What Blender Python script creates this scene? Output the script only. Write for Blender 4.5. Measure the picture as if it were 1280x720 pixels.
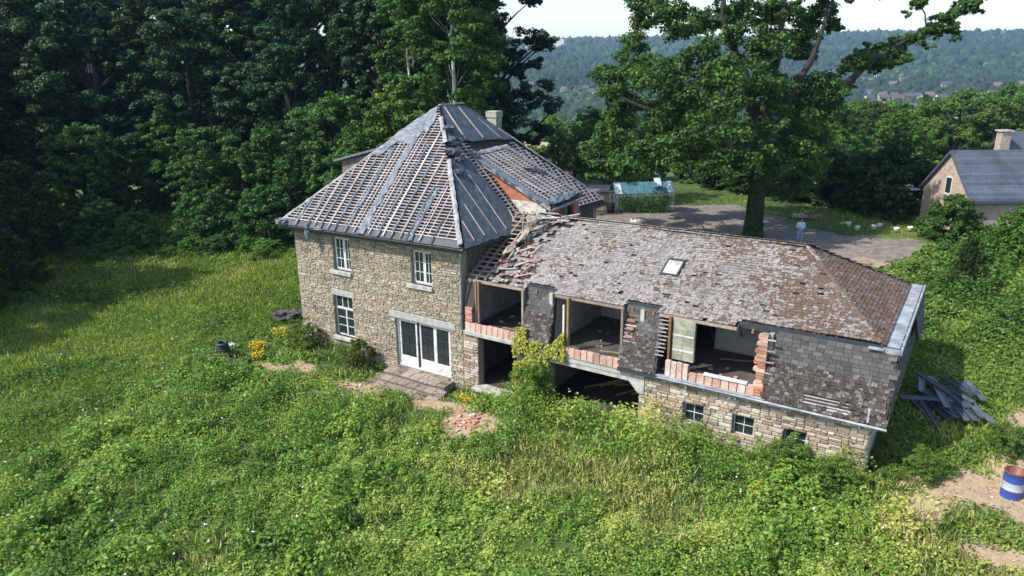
import bpy, bmesh, math, random
import numpy as np
from mathutils import Vector, Matrix
R = math.radians
rng = np.random.default_rng(7)
random.seed(7)
for o in list(bpy.data.objects):
    bpy.data.objects.remove(o)
SC = bpy.context.scene
COL = SC.collection

# ------------------------------------------------------------ camera, sky, sun
cam_d = bpy.data.cameras.new('camera')
cam_d.sensor_width = 36.0
cam_d.lens = 906.0 / 1280.0 * 36.0
cam_d.clip_start = 0.5
cam_d.clip_end = 20000
cam = bpy.data.objects.new('camera', cam_d)
COL.objects.link(cam)
SC.camera = cam
YAW, PIT, ROL = R(33.21), R(17.29), R(-0.59)
CAM = Vector((28.56, -23.76, 13.62))
F_ = Vector((-math.sin(YAW) * math.cos(PIT), math.cos(YAW) * math.cos(PIT), -math.sin(PIT)))
R_ = Vector((math.cos(YAW), math.sin(YAW), 0))
U_ = R_.cross(F_)
rr = R_ * math.cos(ROL) + U_ * math.sin(ROL)
uu = U_ * math.cos(ROL) - R_ * math.sin(ROL)
M = Matrix((rr, uu, -F_)).transposed().to_4x4()
M.translation = CAM
cam.matrix_world = M

SUN_EL, SUN_DIR = R(47), Vector((-0.60, -0.80))          # towards the sun, on the ground plane
w = bpy.data.worlds.new('World')
SC.world = w
w.use_nodes = True
nt = w.node_tree
sky = nt.nodes.new('ShaderNodeTexSky')
sky.sky_type = 'NISHITA'
sky.sun_disc = False
sky.sun_elevation = SUN_EL
sky.sun_rotation = math.atan2(SUN_DIR.x, SUN_DIR.y)
sky.air_density = 1.0
sky.dust_density = 1.2
nt.links.new(sky.outputs[0], nt.nodes['Background'].inputs[0])
nt.nodes['Background'].inputs[1].default_value = 0.15
sd = bpy.data.lights.new('sun', 'SUN')
sd.energy = 3.2
sd.angle = R(0.55)
sd.color = (1.0, 0.97, 0.92)
sun = bpy.data.objects.new('sun', sd)
COL.objects.link(sun)
to_sun = Vector((SUN_DIR.x * math.cos(SUN_EL), SUN_DIR.y * math.cos(SUN_EL), math.sin(SUN_EL)))
sun.rotation_euler = to_sun.to_track_quat('Z', 'Y').to_euler()
sun.location = (0, 0, 60)
SC.view_settings.view_transform = 'Standard'
SC.view_settings.look = 'None'
SC.view_settings.exposure = 0.86
SC.view_settings.gamma = 1.0
SC.cycles.max_bounces = 6
SC.cycles.diffuse_bounces = 2
SC.cycles.transparent_max_bounces = 8
SC.cycles.volume_bounces = 0
SC.cycles.use_denoising = True

# ------------------------------------------------------------ helpers
def srgb(h):
    h = h.lstrip('#')
    c = [int(h[i:i + 2], 16) / 255 for i in (0, 2, 4)]
    return tuple((x / 12.92 if x <= .04045 else ((x + .055) / 1.055) ** 2.4) for x in c)

MATS = {}
def nmat(name):
    m = bpy.data.materials.new(name)
    m.use_nodes = True
    MATS[name] = m
    return m, m.node_tree, m.node_tree.nodes['Principled BSDF']

def ramp(nt, stops):
    r = nt.nodes.new('ShaderNodeValToRGB')
    e = r.color_ramp.elements
    while len(e) < len(stops):
        e.new(0.5)
    for k, (p, c) in enumerate(stops):
        e[k].position = p
        e[k].color = (*c[:3], 1)
    return r

def noise(nt, scale, detail=4, rough=.6, coord=None, dist=0):
    n = nt.nodes.new('ShaderNodeTexNoise')
    n.inputs['Scale'].default_value = scale
    n.inputs['Detail'].default_value = detail
    n.inputs['Roughness'].default_value = rough
    n.inputs['Distortion'].default_value = dist
    if coord is not None:
        nt.links.new(coord, n.inputs['Vector'])
    return n

def geo_pos(nt):
    g = nt.nodes.new('ShaderNodeNewGeometry')
    return g.outputs['Position']

def mixc(nt, fac, a, b, mode='MIX'):
    m = nt.nodes.new('ShaderNodeMix')
    m.data_type = 'RGBA'
    m.blend_type = mode
    for s, v in ((0, fac), (6, a), (7, b)):
        if hasattr(v, 'is_output'):
            nt.links.new(v, m.inputs[s])
        elif s == 0:
            m.inputs[0].default_value = v
        else:
            m.inputs[s].default_value = (*v[:3], 1)
    return m.outputs[2]

def mth(nt, op, a, b=0.0, clamp=False):
    m = nt.nodes.new('ShaderNodeMath')
    m.operation = op
    m.use_clamp = clamp
    for s, v in ((0, a), (1, b)):
        if hasattr(v, 'is_output'):
            nt.links.new(v, m.inputs[s])
        else:
            m.inputs[s].default_value = v
    return m.outputs[0]

def tintval(nt):
    """per-piece random number: a mesh attribute plus the object's own random"""
    a = nt.nodes.new('ShaderNodeAttribute')
    a.attribute_name = 'tint'
    o = nt.nodes.new('ShaderNodeObjectInfo')
    return mth(nt, 'FRACT', mth(nt, 'ADD', a.outputs['Fac'], o.outputs['Random']))

def bump(nt, b, h, strength=.4, dist=.02):
    n = nt.nodes.new('ShaderNodeBump')
    n.inputs['Strength'].default_value = strength
    n.inputs['Distance'].default_value = dist
    nt.links.new(h, n.inputs['Height'])
    nt.links.new(n.outputs[0], b.inputs['Normal'])

def pieces_mat(name, stops, rough=.85, wear=(0.6, 1.25), nscale=9, bumps=.5, blotch=None, bscale=1.3, bthr=(.5, .62), metallic=0, grad=None):
    """one colour per piece from a ramp, fine grain, optional second colour in blotches"""
    m, nt, b = nmat(name)
    t = tintval(nt)
    r = ramp(nt, stops)
    nt.links.new(t, r.inputs[0])
    p = geo_pos(nt)
    n = noise(nt, nscale, 6, .7, p)
    g = ramp(nt, [(.3, (wear[0],) * 3), (.7, (wear[1],) * 3)])
    nt.links.new(n.outputs[0], g.inputs[0])
    c = mixc(nt, 1.0, r.outputs[0], g.outputs[0], 'MULTIPLY')
    ns = noise(nt, .9, 4, .6, p)                     # weather stains a metre or so across
    gs = ramp(nt, [(.33, (.72, .71, .70)), (.5, (1.0, 1.0, 1.0)), (.68, (1.12, 1.1, 1.06))])
    nt.links.new(ns.outputs[0], gs.inputs[0])
    c = mixc(nt, 1.0, c, gs.outputs[0], 'MULTIPLY')
    if blotch:
        n2 = noise(nt, bscale, 5, .65, p)
        n3 = mth(nt, 'ADD', n2.outputs[0], mth(nt, 'MULTIPLY', mth(nt, 'SUBTRACT', t, .5), .18))
        if grad:                                        # more of it towards one end and in large drifts
            sx = nt.nodes.new('ShaderNodeSeparateXYZ'); nt.links.new(p, sx.inputs[0])
            gx_ = mth(nt, 'MULTIPLY', mth(nt, 'SUBTRACT', sx.outputs[0], grad[0]), grad[1])
            n4 = noise(nt, .45, 3, .6, p)
            n3 = mth(nt, 'ADD', n3, mth(nt, 'ADD', gx_, mth(nt, 'MULTIPLY', mth(nt, 'SUBTRACT', n4.outputs[0], .5), .45)))
        k = ramp(nt, [(bthr[0], (0, 0, 0)), (bthr[1], (1, 1, 1))])
        nt.links.new(n3, k.inputs[0])
        c = mixc(nt, k.outputs[0], c, blotch)
    nt.links.new(c, b.inputs['Base Color'])
    b.inputs['Roughness'].default_value = rough
    b.inputs['Metallic'].default_value = metallic
    bump(nt, b, n.outputs[0], bumps)
    return m

def plain_mat(name, c1, c2=None, rough=.8, scale=4, bumps=.3, metallic=0, thr=(.35, .65), spec=None, bdist=.02):
    m, nt, b = nmat(name)
    p = geo_pos(nt)
    n = noise(nt, scale, 6, .65, p)
    c2 = c2 or tuple(x * .6 for x in c1)
    r = ramp(nt, [(thr[0], c2), (thr[1], c1)])
    nt.links.new(n.outputs[0], r.inputs[0])
    nt.links.new(r.outputs[0], b.inputs['Base Color'])
    b.inputs['Roughness'].default_value = rough
    b.inputs['Metallic'].default_value = metallic
    if spec is not None:
        b.inputs['Specular IOR Level'].default_value = spec
    bump(nt, b, n.outputs[0], bumps, bdist)
    return m

def leaf_mat(name, stops, trans=.35, rough=.55, patch=None, pscale=.35, pthr=(.5, .62)):
    """leaves: colour per leaf (tint) shifted by the object's colour, a little light through them"""
    m, nt, b = nmat(name)
    a = nt.nodes.new('ShaderNodeAttribute')
    a.attribute_name = 'tint'
    o = nt.nodes.new('ShaderNodeObjectInfo')
    r = ramp(nt, stops)
    nt.links.new(a.outputs['Fac'], r.inputs[0])
    c = mixc(nt, 1.0, r.outputs[0], o.outputs['Color'], 'MULTIPLY')
    if patch:
        n2 = noise(nt, pscale, 4, .6, geo_pos(nt))
        k = ramp(nt, [(pthr[0], (0, 0, 0)), (pthr[1], (1, 1, 1))])
        nt.links.new(n2.outputs[0], k.inputs[0])
        c = mixc(nt, k.outputs[0], c, patch)
    b.inputs['Roughness'].default_value = rough
    b.inputs['Specular IOR Level'].default_value = .3
    nt.links.new(c, b.inputs['Base Color'])
    tr = nt.nodes.new('ShaderNodeBsdfTranslucent')
    c2 = mixc(nt, 1.0, c, (1.1, 1.15, .62), 'MULTIPLY')
    nt.links.new(c2, tr.inputs[0])
    mx = nt.nodes.new('ShaderNodeMixShader')
    mx.inputs[0].default_value = trans
    nt.links.new(b.outputs[0], mx.inputs[1])
    nt.links.new(tr.outputs[0], mx.inputs[2])
    nt.links.new(mx.outputs[0], nt.nodes['Material Output'].inputs[0])
    return m

def tag(o, label=None, cat=None, group=None, kind=None):
    if label: o['label'] = label
    if cat: o['category'] = cat
    if group: o['group'] = group
    if kind: o['kind'] = kind
    return o

def empty(name, loc=(0, 0, 0), rz=0, **k):
    o = bpy.data.objects.new(name, None)
    COL.objects.link(o)
    o.location = loc
    o.rotation_euler = (0, 0, rz)
    o.empty_display_size = .3
    return tag(o, **k)

def link(name, me, parent=None, loc=(0, 0, 0), rot=(0, 0, 0), sc=(1, 1, 1), **k):
    o = bpy.data.objects.new(name, me)
    COL.objects.link(o)
    o.parent = parent
    o.location = loc
    o.rotation_euler = rot
    o.scale = sc
    return tag(o, **k)

class MB:
    """collects faces; build() links them as one mesh object"""
    def __init__(s):
        s.v = []; s.f = []; s.mi = []; s.t = []; s.m = 0; s.tint = 0.0
    def add(s, vs, fs):
        n = len(s.v)
        s.v += [tuple(x) for x in vs]
        s.t += [s.tint] * len(vs)
        s.f += [tuple(n + i for i in f) for f in fs]
        s.mi += [s.m] * len(fs)
    def box(s, a, b):
        x0, y0, z0 = a; x1, y1, z1 = b
        s.add([(x0, y0, z0), (x1, y0, z0), (x1, y1, z0), (x0, y1, z0), (x0, y0, z1), (x1, y0, z1), (x1, y1, z1), (x0, y1, z1)],
              [(0, 3, 2, 1), (4, 5, 6, 7), (0, 1, 5, 4), (1, 2, 6, 5), (2, 3, 7, 6), (3, 0, 4, 7)])
    def obox(s, o, ax, ay, az):
        """box from corner o along three edge vectors"""
        o = Vector(o); ax = Vector(ax); ay = Vector(ay); az = Vector(az)
        s.add([o, o + ax, o + ax + ay, o + ay, o + az, o + ax + az, o + ax + ay + az, o + ay + az],
              [(0, 3, 2, 1), (4, 5, 6, 7), (0, 1, 5, 4), (1, 2, 6, 5), (2, 3, 7, 6), (3, 0, 4, 7)])
    def poly(s, pts, th=None):
        n = len(pts)
        if th is None:
            s.add(pts, [tuple(range(n))]); return
        th = Vector(th)
        s.add([Vector(p) for p in pts] + [Vector(p) + th for p in pts],
              [tuple(range(n))[::-1], tuple(range(n, 2 * n))] + [(i, (i + 1) % n, n + (i + 1) % n, n + i) for i in range(n)])
    def tube(s, pts, r, n=8, cap=True):
        pts = [Vector(p) for p in pts]
        rs = r if isinstance(r, (list, tuple)) else [r] * len(pts)
        rings = []
        ref = Vector((0, 0, 1))
        base = len(s.v)
        vs = []
        for i, p in enumerate(pts):
            d = (pts[min(i + 1, len(pts) - 1)] - pts[max(i - 1, 0)])
            if d.length < 1e-6: d = Vector((0, 0, 1))
            d.normalize()
            a = d.cross(Vector((1, 0, 0)) if abs(d.x) < .8 else Vector((0, 1, 0))).normalized()
            b = d.cross(a)
            for k in range(n):
                t = 2 * math.pi * k / n
                vs.append(p + (a * math.cos(t) + b * math.sin(t)) * rs[i])
        fs = []
        for i in range(len(pts) - 1):
            for k in range(n):
                fs.append((i * n + k, i * n + (k + 1) % n, (i + 1) * n + (k + 1) % n, (i + 1) * n + k))
        if cap:
            fs.append(tuple(range(n))[::-1])
            fs.append(tuple((len(pts) - 1) * n + k for k in range(n)))
        s.add(vs, fs)
    def lathe(s, prof, n=24, c=(0, 0, 0)):
        vs = []
        for (r, z) in prof:
            for k in range(n):
                t = 2 * math.pi * k / n
                vs.append((c[0] + r * math.cos(t), c[1] + r * math.sin(t), c[2] + z))
        fs = [(i * n + k, i * n + (k + 1) % n, (i + 1) * n + (k + 1) % n, (i + 1) * n + k) for i in range(len(prof) - 1) for k in range(n)]
        s.add(vs, fs)
    def build(s, name, mats, parent=None, smooth=False, loc=(0, 0, 0), rot=(0, 0, 0), bevel=0, **k):
        me = bpy.data.meshes.new(name)
        me.from_pydata(s.v, [], s.f)
        if not isinstance(mats, (list, tuple)): mats = [mats]
        for m in mats: me.materials.append(m)
        if len(mats) > 1: me.polygons.foreach_set('material_index', s.mi)
        if any(s.t):
            me.attributes.new('tint', 'FLOAT', 'POINT').data.foreach_set('value', s.t)
        if smooth: me.polygons.foreach_set('use_smooth', [True] * len(me.polygons))
        me.update()
        o = link(name, me, parent, loc, rot, **k)
        if bevel:
            bv = o.modifiers.new('bevel', 'BEVEL'); bv.width = bevel; bv.segments = 1; bv.limit_method = 'ANGLE'
        return o

def np_mesh(name, verts, faces, mat, tint=None, smooth=False):
    """verts (n,3), faces (m,k) arrays, quick build"""
    me = bpy.data.meshes.new(name)
    nv, nf, k = len(verts), len(faces), faces.shape[1]
    me.vertices.add(nv)
    me.vertices.foreach_set('co', np.ascontiguousarray(verts, np.float32).ravel())
    me.loops.add(nf * k)
    me.loops.foreach_set('vertex_index', np.ascontiguousarray(faces, np.int32).ravel())
    me.polygons.add(nf)
    me.polygons.foreach_set('loop_start', np.arange(0, nf * k, k, dtype=np.int32))
    me.polygons.foreach_set('loop_total', np.full(nf, k, dtype=np.int32))
    if smooth: me.polygons.foreach_set('use_smooth', np.ones(nf, bool))
    if mat: me.materials.append(mat)
    me.update(calc_edges=True)
    if tint is not None:
        me.attributes.new('tint', 'FLOAT', 'POINT').data.foreach_set('value', np.ascontiguousarray(tint, np.float32))
    return me

def _hash(ix, iy, seed):
    h = (ix.astype(np.int64) * 374761393 + iy.astype(np.int64) * 668265263 + seed * 1442695041) & 0xffffffff
    h = ((h ^ (h >> 13)) * 1274126177) & 0xffffffff
    return ((h ^ (h >> 16)) & 0xffff) / 65535.0

def vn(x, y, s=1.0, seed=0, octs=3):
    """value noise 0..1, feature size s metres"""
    x = np.asarray(x, float) / s; y = np.asarray(y, float) / s
    out = 0; amp = 1; tot = 0
    for k in range(octs):
        ix, iy = np.floor(x), np.floor(y)
        fx, fy = x - ix, y - iy
        fx = fx * fx * (3 - 2 * fx); fy = fy * fy * (3 - 2 * fy)
        a = _hash(ix, iy, seed + k); b = _hash(ix + 1, iy, seed + k)
        c = _hash(ix, iy + 1, seed + k); d = _hash(ix + 1, iy + 1, seed + k)
        out = out + amp * ((a * (1 - fx) + b * fx) * (1 - fy) + (c * (1 - fx) + d * fx) * fy)
        tot += amp; amp *= .5; x = x * 2.03 + 7.1; y = y * 2.03 + 3.7
    return out / tot

def unit(v):
    return v / np.maximum(np.linalg.norm(v, axis=-1, keepdims=True), 1e-9)

def leaves(pos, nrm, size, tint, aspect=.62, fold=.18, jit=.55, blade=None):
    """kite-shaped leaves of two triangles each; returns verts, faces, tint"""
    n = len(pos)
    N = unit(nrm + rng.normal(0, jit, (n, 3)))
    A = unit(np.cross(N, rng.normal(0, 1, (n, 3))))
    if blade is not None: A = unit(A * .45 + np.array([0, 0, 1.0])); N = unit(np.cross(A, rng.normal(0, 1, (n, 3))))
    B = np.cross(N, A)
    s = size[:, None]
    asp = aspect if blade is None else blade
    v0 = pos - A * s * .5
    v1 = pos + B * s * asp * .5 + N * s * fold * .5
    v2 = pos + A * s * .5 - N * s * fold * .3
    v3 = pos - B * s * asp * .5 + N * s * fold * .5
    V = np.stack([v0, v1, v2, v3], 1).reshape(-1, 3)
    i = np.arange(n)[:, None] * 4
    Fc = np.concatenate([i + [0, 1, 2], i + [0, 2, 3]], 0)
    return V, Fc, np.repeat(tint, 4)

def join(parts):
    V = []; Fc = []; T = []; n = 0
    for v, f, t in parts:
        V.append(v); Fc.append(f + n); T.append(t); n += len(v)
    return np.concatenate(V), np.concatenate(Fc), np.concatenate(T)

# ------------------------------------------------------------ terrain
CTRL = np.array([
    (-3, -1, -.1), (2, -1, .05), (6, -1.5, -.5), (8, -2.2, -.62), (10, -1.6, -.5), (12, -2, -.1), (16, -2, 0), (20, -2, .15), (24, -1.5, .3), (27, -1, .45),
    (30, 0, .68), (32, 4, 1.0), (29, 5, 1.15), (28.5, 9, 1.6), (30, 14, 1.95), (34, 10, 1.7), (36, 0, .9),
    (5, 8, .1), (20, 9, 1.9), (26, 10, 1.8), (13, 10, 2.0), (8, 15, 1.9), (18, 15, 2.1), (24, 20, 2.1), (12, 22, 2.0), (30, 25, 2.2),
    (6, 28, 1.95), (16, 30, 2.0), (24, 34, 1.95), (34, 36, 2.0), (0, 24, 1.5), (-2, 34, 1.4), (12, 42, 1.8), (30, 60, .6), (20, 60, 0.6),
    (-4, -3, -.5), (-6, 2, -.7), (-5, -7, -1.0), (-2, -11, -1.0), (2, -16, -1.0), (-12, -5, -1.3), (-20, 3, -1.3), (-30, 6, -1.0), (-18, 14, -.8),
    (-28, 18, -.6), (-8, 16, -.2), (-8, 26, .6), (-40, 0, -1.0), (-30, -15, -1.4), (-15, -20, -1.5),
    (6, -6, -.35), (0, -5, -.35), (4, -11, -.5), (10, -10, -.5), (16, -8, -.25), (22, -6, .1), (27, -5, .4), (8, -18, -.8), (18, -16, -.7), (28, -14, .1), (40, -12, .8), (10, -30, -1.5), (30, -30, -.5),
    (-25, 32, -.3), (-45, 22, -.6), (-60, 0, -1), (-20, 50, -.5), (45, 20, 2.2), (50, 50, 1.5), (60, 0, 1.5)], float)

def ground(x, y):
    x = np.asarray(x, float); y = np.asarray(y, float)
    num = 0; den = 0
    for cx, cy, cz in CTRL:
        d2 = (x - cx) ** 2 + (y - cy) ** 2
        wt = 1 / (d2 + 1.2) ** 1.75
        num = num + wt * cz; den = den + wt
    near = num / den + (vn(x, y, 2.5, 5) - .5) * .12
    dx = x - CAM.x; dy = y - CAM.y
    d = np.hypot(dx, dy)
    b = np.degrees(np.arctan2(dx, dy)) + 33.21              # bearing from the view axis, right positive
    b = (b + 180) % 360 - 180
    fall = np.interp(d, [85, 130, 200, 330, 420, 520, 650, 760, 2600, 3200, 6500, 9000], [0, -5, -13, -27, -31, -40, -56, -56, 74, 66, 40, 30])
    hill = (vn(x, y, 420, 11, 3) - .5) * np.interp(d, [700, 1400, 2600, 6000], [0, 46, 34, 60])
    ridge = np.interp(b, [-60, -10, 5, 18, 26, 40, 90], [20, 6, 4, -4, 2, -3, 0]) * np.interp(d, [1500, 2600], [0, 1])
    back = np.interp(np.abs(b), [60, 90], [1, 0])
    far = (fall + hill + ridge) * back + 2 * (1 - back)
    k = np.interp(d, [78, 110], [0, 1])
    return near * (1 - k) + far * k + np.where(d > 78, 0, 0)

def gz(x, y):
    return float(ground(np.array([x]), np.array([y]))[0])

# ------------------------------------------------------------ materials
stone_m = pieces_mat('field_stone', [(0, srgb('#968c77')), (.2, srgb('#aa9e84')), (.4, srgb('#8b8677')), (.55, srgb('#b8ad93')), (.7, srgb('#807669')), (.82, srgb('#a09a8e')), (.92, srgb('#9d846a')), (1, srgb('#736e67'))], nscale=14, wear=(.78, 1.15))
stone2_m = pieces_mat('sandstone', [(0, srgb('#aba292')), (.2, srgb('#bdb3a2')), (.4, srgb('#9a8873')), (.55, srgb('#c2b9a8')), (.7, srgb('#857163')), (.82, srgb('#b2a28a')), (.93, srgb('#8f7662')), (1, srgb('#7f7a73'))], nscale=12, wear=(.72, 1.2))
mortar_m = plain_mat('lime_mortar', srgb('#9c9280'), srgb('#756c5e'), scale=6)
blue_m = plain_mat('bluestone', srgb('#a9a9a6'), srgb('#84857f'), scale=5, thr=(.3, .6))
conc_m = plain_mat('weathered_concrete', srgb('#b5b3ab'), srgb('#7d7b74'), scale=2.5, thr=(.3, .6))
brick_m = pieces_mat('red_brick', [(0, srgb('#b3795f')), (.3, srgb('#c28b72')), (.5, srgb('#a5664e')), (.7, srgb('#cda08a')), (.85, srgb('#c0a294')), (1, srgb('#965f4c'))], nscale=20)
hollow_m = pieces_mat('hollow_brick', [(0, srgb('#cba391')), (.4, srgb('#d3b2a1')), (.7, srgb('#b98d79')), (1, srgb('#dac6ba'))], nscale=16)
slate_m = pieces_mat('lichened_slate', [(0, srgb('#8b8680')), (.25, srgb('#9c9791')), (.45, srgb('#7c7873')), (.6, srgb('#938e89')), (.85, srgb('#aaa59f')), (1, srgb('#6d6966'))],
                     nscale=22, wear=(.55, 1.2), blotch=srgb('#5e4c3e'), bscale=8, bthr=(.53, .60), bumps=.7, grad=(17.5, .014))
hipslate_m = pieces_mat('mossy_slate', [(0, srgb('#6f6058')), (.3, srgb('#8b7d75')), (.6, srgb('#5f5048')), (.85, srgb('#a0948c')), (1, srgb('#574a42'))],
                        nscale=22, wear=(.5, 1.25), blotch=srgb('#5f4630'), bscale=6, bthr=(.42, .54), bumps=.7)
dslate_m = pieces_mat('dark_slate', [(0, srgb('#484644')), (.3, srgb('#555351')), (.6, srgb('#403e3d')), (.85, srgb('#65625f')), (1, srgb('#393737'))], nscale=18, wear=(.7, 1.25))
oslate_m = pieces_mat('spotted_slate', [(0, srgb('#35302d')), (.3, srgb('#4a4440')), (.55, srgb('#2d2826')), (.8, srgb('#6b655f')), (1, srgb('#40352f'))],
                      nscale=13, wear=(.35, 1.7), bumps=.7, blotch=srgb('#9a948c'), bscale=14, bthr=(.64, .68))
felt_m = plain_mat('roofing_felt', srgb('#3a302d'), srgb('#292423'), scale=3, rough=.9)
deck_m = plain_mat('dark_boarding', srgb('#4a4038'), srgb('#352d27'), scale=3)
batten_m = pieces_mat('pale_batten', [(0, srgb('#a39a97')), (.4, srgb('#b7afac')), (.7, srgb('#938a87')), (1, srgb('#c3bcba'))], nscale=8, bumps=.2)
old_m = pieces_mat('grey_timber', [(0, srgb('#8f7f72')), (.5, srgb('#a89889')), (1, srgb('#6e6057'))], nscale=8)
brown_m = pieces_mat('brown_timber', [(0, srgb('#8b6a4a')), (.5, srgb('#9c7b58')), (1, srgb('#70533a'))], nscale=8)
memb_m, _nt, _b = nmat('roof_membrane')
_n = noise(_nt, 5, 5, .6, geo_pos(_nt)); _r = ramp(_nt, [(.3, srgb('#4d545c')), (.7, srgb('#767d85'))])
_nt.links.new(_n.outputs[0], _r.inputs[0]); _nt.links.new(_r.outputs[0], _b.inputs['Base Color']); _b.inputs['Roughness'].default_value = .5
bump(_nt, _b, _n.outputs[0], .6, .05)
dmemb_m, _nt, _b = nmat('dark_membrane')
_n = noise(_nt, 3.5, 5, .6, geo_pos(_nt)); _r = ramp(_nt, [(.3, srgb('#3b4249')), (.7, srgb('#575e65'))])
_nt.links.new(_n.outputs[0], _r.inputs[0]); _nt.links.new(_r.outputs[0], _b.inputs['Base Color']); _b.inputs['Roughness'].default_value = .55
bump(_nt, _b, _n.outputs[0], .6, .05)
pmemb_m = plain_mat('pale_membrane', srgb('#a8a5a3'), srgb('#6f6f70'), scale=5, rough=.6)
white_m = plain_mat('white_paint', (.62, .62, .6), (.36, .35, .33), scale=5, thr=(.3, .5), rough=.55, bumps=.1)
plaster_m = plain_mat('interior_plaster', srgb('#b9b6ae'), srgb('#8a8780'), scale=1.2)
render_m = plain_mat('flaking_whitewash', srgb('#cfc8bb'), srgb('#968c7e'), scale=4, thr=(.35, .55))
block_m = pieces_mat('grey_block', [(0, srgb('#9a9a86')), (.5, srgb('#a8a692')), (1, srgb('#8f9080'))], nscale=6)
floor_m = plain_mat('dusty_floor', srgb('#5f5a55'), srgb('#413d3a'), scale=1.5)
zinc_m = plain_mat('zinc_sheet', srgb('#a4a9ad'), srgb('#73787d'), scale=2.2, rough=.6, metallic=.0, thr=(.35, .6))
lead_m = plain_mat('dark_metal', srgb('#3d4347'), srgb('#2b3033'), scale=5, rough=.5)
glass_m, _nt, _b = nmat('window_glass')
_b.inputs['Base Color'].default_value = (.02, .03, .032, 1); _b.inputs['Roughness'].default_value = .06; _b.inputs['Specular IOR Level'].default_value = .8
black_m = plain_mat('black_paint', (.012, .014, .012), (.02, .02, .02))
moss_m = plain_mat('dry_moss', srgb('#6b4c30'), srgb('#432f20'), scale=12, rough=1)
def brick_wall_mat(name, c1, c2, mo, scale=1.0, row=.07, wd=.22):
    m, nt, b = nmat(name)
    tc = nt.nodes.new('ShaderNodeNewGeometry')
    sp = nt.nodes.new('ShaderNodeSeparateXYZ'); nt.links.new(tc.outputs['Position'], sp.inputs[0])
    cb = nt.nodes.new('ShaderNodeCombineXYZ'); nt.links.new(mth(nt, 'ADD', sp.outputs[0], mth(nt, 'MULTIPLY', sp.outputs[1], .97)), cb.inputs[0]); nt.links.new(sp.outputs[2], cb.inputs[1])
    k = nt.nodes.new('ShaderNodeTexBrick'); nt.links.new(cb.outputs[0], k.inputs[0])
    k.inputs['Color1'].default_value = (*c1, 1); k.inputs['Color2'].default_value = (*c2, 1); k.inputs['Mortar'].default_value = (*mo, 1)
    k.inputs['Scale'].default_value = scale; k.inputs['Mortar Size'].default_value = .01; k.inputs['Brick Width'].default_value = wd; k.inputs['Row Height'].default_value = row
    n = noise(nt, 3, 5, .7, tc.outputs['Position']); g = ramp(nt, [(.3, (.7,) * 3), (.7, (1.2,) * 3)]); nt.links.new(n.outputs[0], g.inputs[0])
    nt.links.new(mixc(nt, 1, k.outputs[0], g.outputs[0], 'MULTIPLY'), b.inputs['Base Color']); b.inputs['Roughness'].default_value = .9
    bump(nt, b, k.outputs['Fac'], -.5)
    return m
gable_m = brick_wall_mat('gable_brickwork', srgb('#b8694a'), srgb('#a25a40'), srgb('#a08070'))

# ------------------------------------------------------------ the ruined house
H = empty('ruined_house', (0, 0, 0), label='large derelict stone house with a stripped hipped roof and a long low slate-roofed wing', cat='house')

def wall_holes(mb, x0, x1, z0, z1, holes, y0, y1):
    xs = sorted({x0, x1} | {min(max(h[0], x0), x1) for h in holes} | {min(max(h[1], x0), x1) for h in holes})
    for a, b in zip(xs, xs[1:]):
        if b - a < 1e-5: continue
        hs = sorted([(max(h[2], z0), min(h[3], z1)) for h in holes if h[0] < (a + b) / 2 < h[1]])
        z = z0
        for (p, q) in hs:
            if p > z + 1e-5: mb.box((a, y0, z), (b, y1, p))
            z = max(z, q)
        if z1 > z + 1e-5: mb.box((a, y0, z), (b, y1, z1))

HO_MAIN = [(2.66, 3.8, 4.05, 5.72), (7.62, 8.78, 4.12, 5.72), (2.4, 3.7, .62, 2.75), (6.45, 9.65, -.12, 2.3)]
HO_ANX = [(11.2, 13.2, -.3, 2.26), (14.82, 18.75, -.3, 1.92), (20.5, 21.28, .8, 1.57), (22.34, 23.1, .8, 1.57), (24.1, 24.86, .75, 1.55)]
mb = MB(); wall_holes(mb, 0, 10.4, -.8, 6.0, HO_MAIN, .035, .42)
mb.build('front_wall', mortar_m, H)
mb = MB(); wall_holes(mb, 10.405, 26.7, -.8, 2.3, HO_ANX, .035, .42)
mb.build('wing_wall', mortar_m, H)
mb = MB(); mb.box((0, .425, -.8), (.4, 12.8, 6.0)); mb.build('left_wall', mortar_m, H)
mb = MB(); mb.box((.405, 12.4, -.5), (10.4, 12.8, 6.0)); mb.build('rear_wall', mortar_m, H)
mb = MB(); wall_holes(mb, 10.0, 10.4, -.5, 6.1, [], .425, 12.395); mb.build('right_wall', plain_mat('dark_brown_stone', srgb('#6b5d50'), srgb('#453b33'), scale=5), H)  # right wall in a plain mottled dark brown

def stone_layout(x0, x1, z0, z1, holes, hmin, hmax, lmin, lmax, rnd):
    out = []; z = z0
    while z < z1 - .04:
        h = rnd.uniform(hmin, hmax); h = min(h, z1 - z)
        x = x0 + rnd.uniform(-.1, 0)
        while x < x1 - .02:
            l = rnd.uniform(lmin, lmax)
            if x <= x0: l = lmax * (1.25 if len(out) % 2 else .8)
            if rnd.random() < .12: l *= 1.35
            a, b = max(x, x0), min(x + l, x1)
            zz0, zz1 = z, z + h
            # two thin ones in place of a thick one here and there
            seg = [(zz0, zz1)]
            if h > hmin * 1.4 and rnd.random() < .35:
                m_ = z + h * rnd.uniform(.4, .6); seg = [(zz0, m_), (m_, zz1)]
            for (p, q) in seg:
                parts = [(a, b)]
                for hx0, hx1, hz0, hz1 in holes:
                    np_ = []
                    for (s, e) in parts:
                        if q <= hz0 + .03 or p >= hz1 - .03 or e <= hx0 or s >= hx1: np_.append((s, e)); continue
                        if s < hx0: np_.append((s, hx0))
                        if e > hx1: np_.append((hx1, e))
                    parts = np_
                for (s, e) in parts:
                    if e - s > .05: out.append((s, e, p, q))
            x += l
        z += h
    return out

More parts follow.
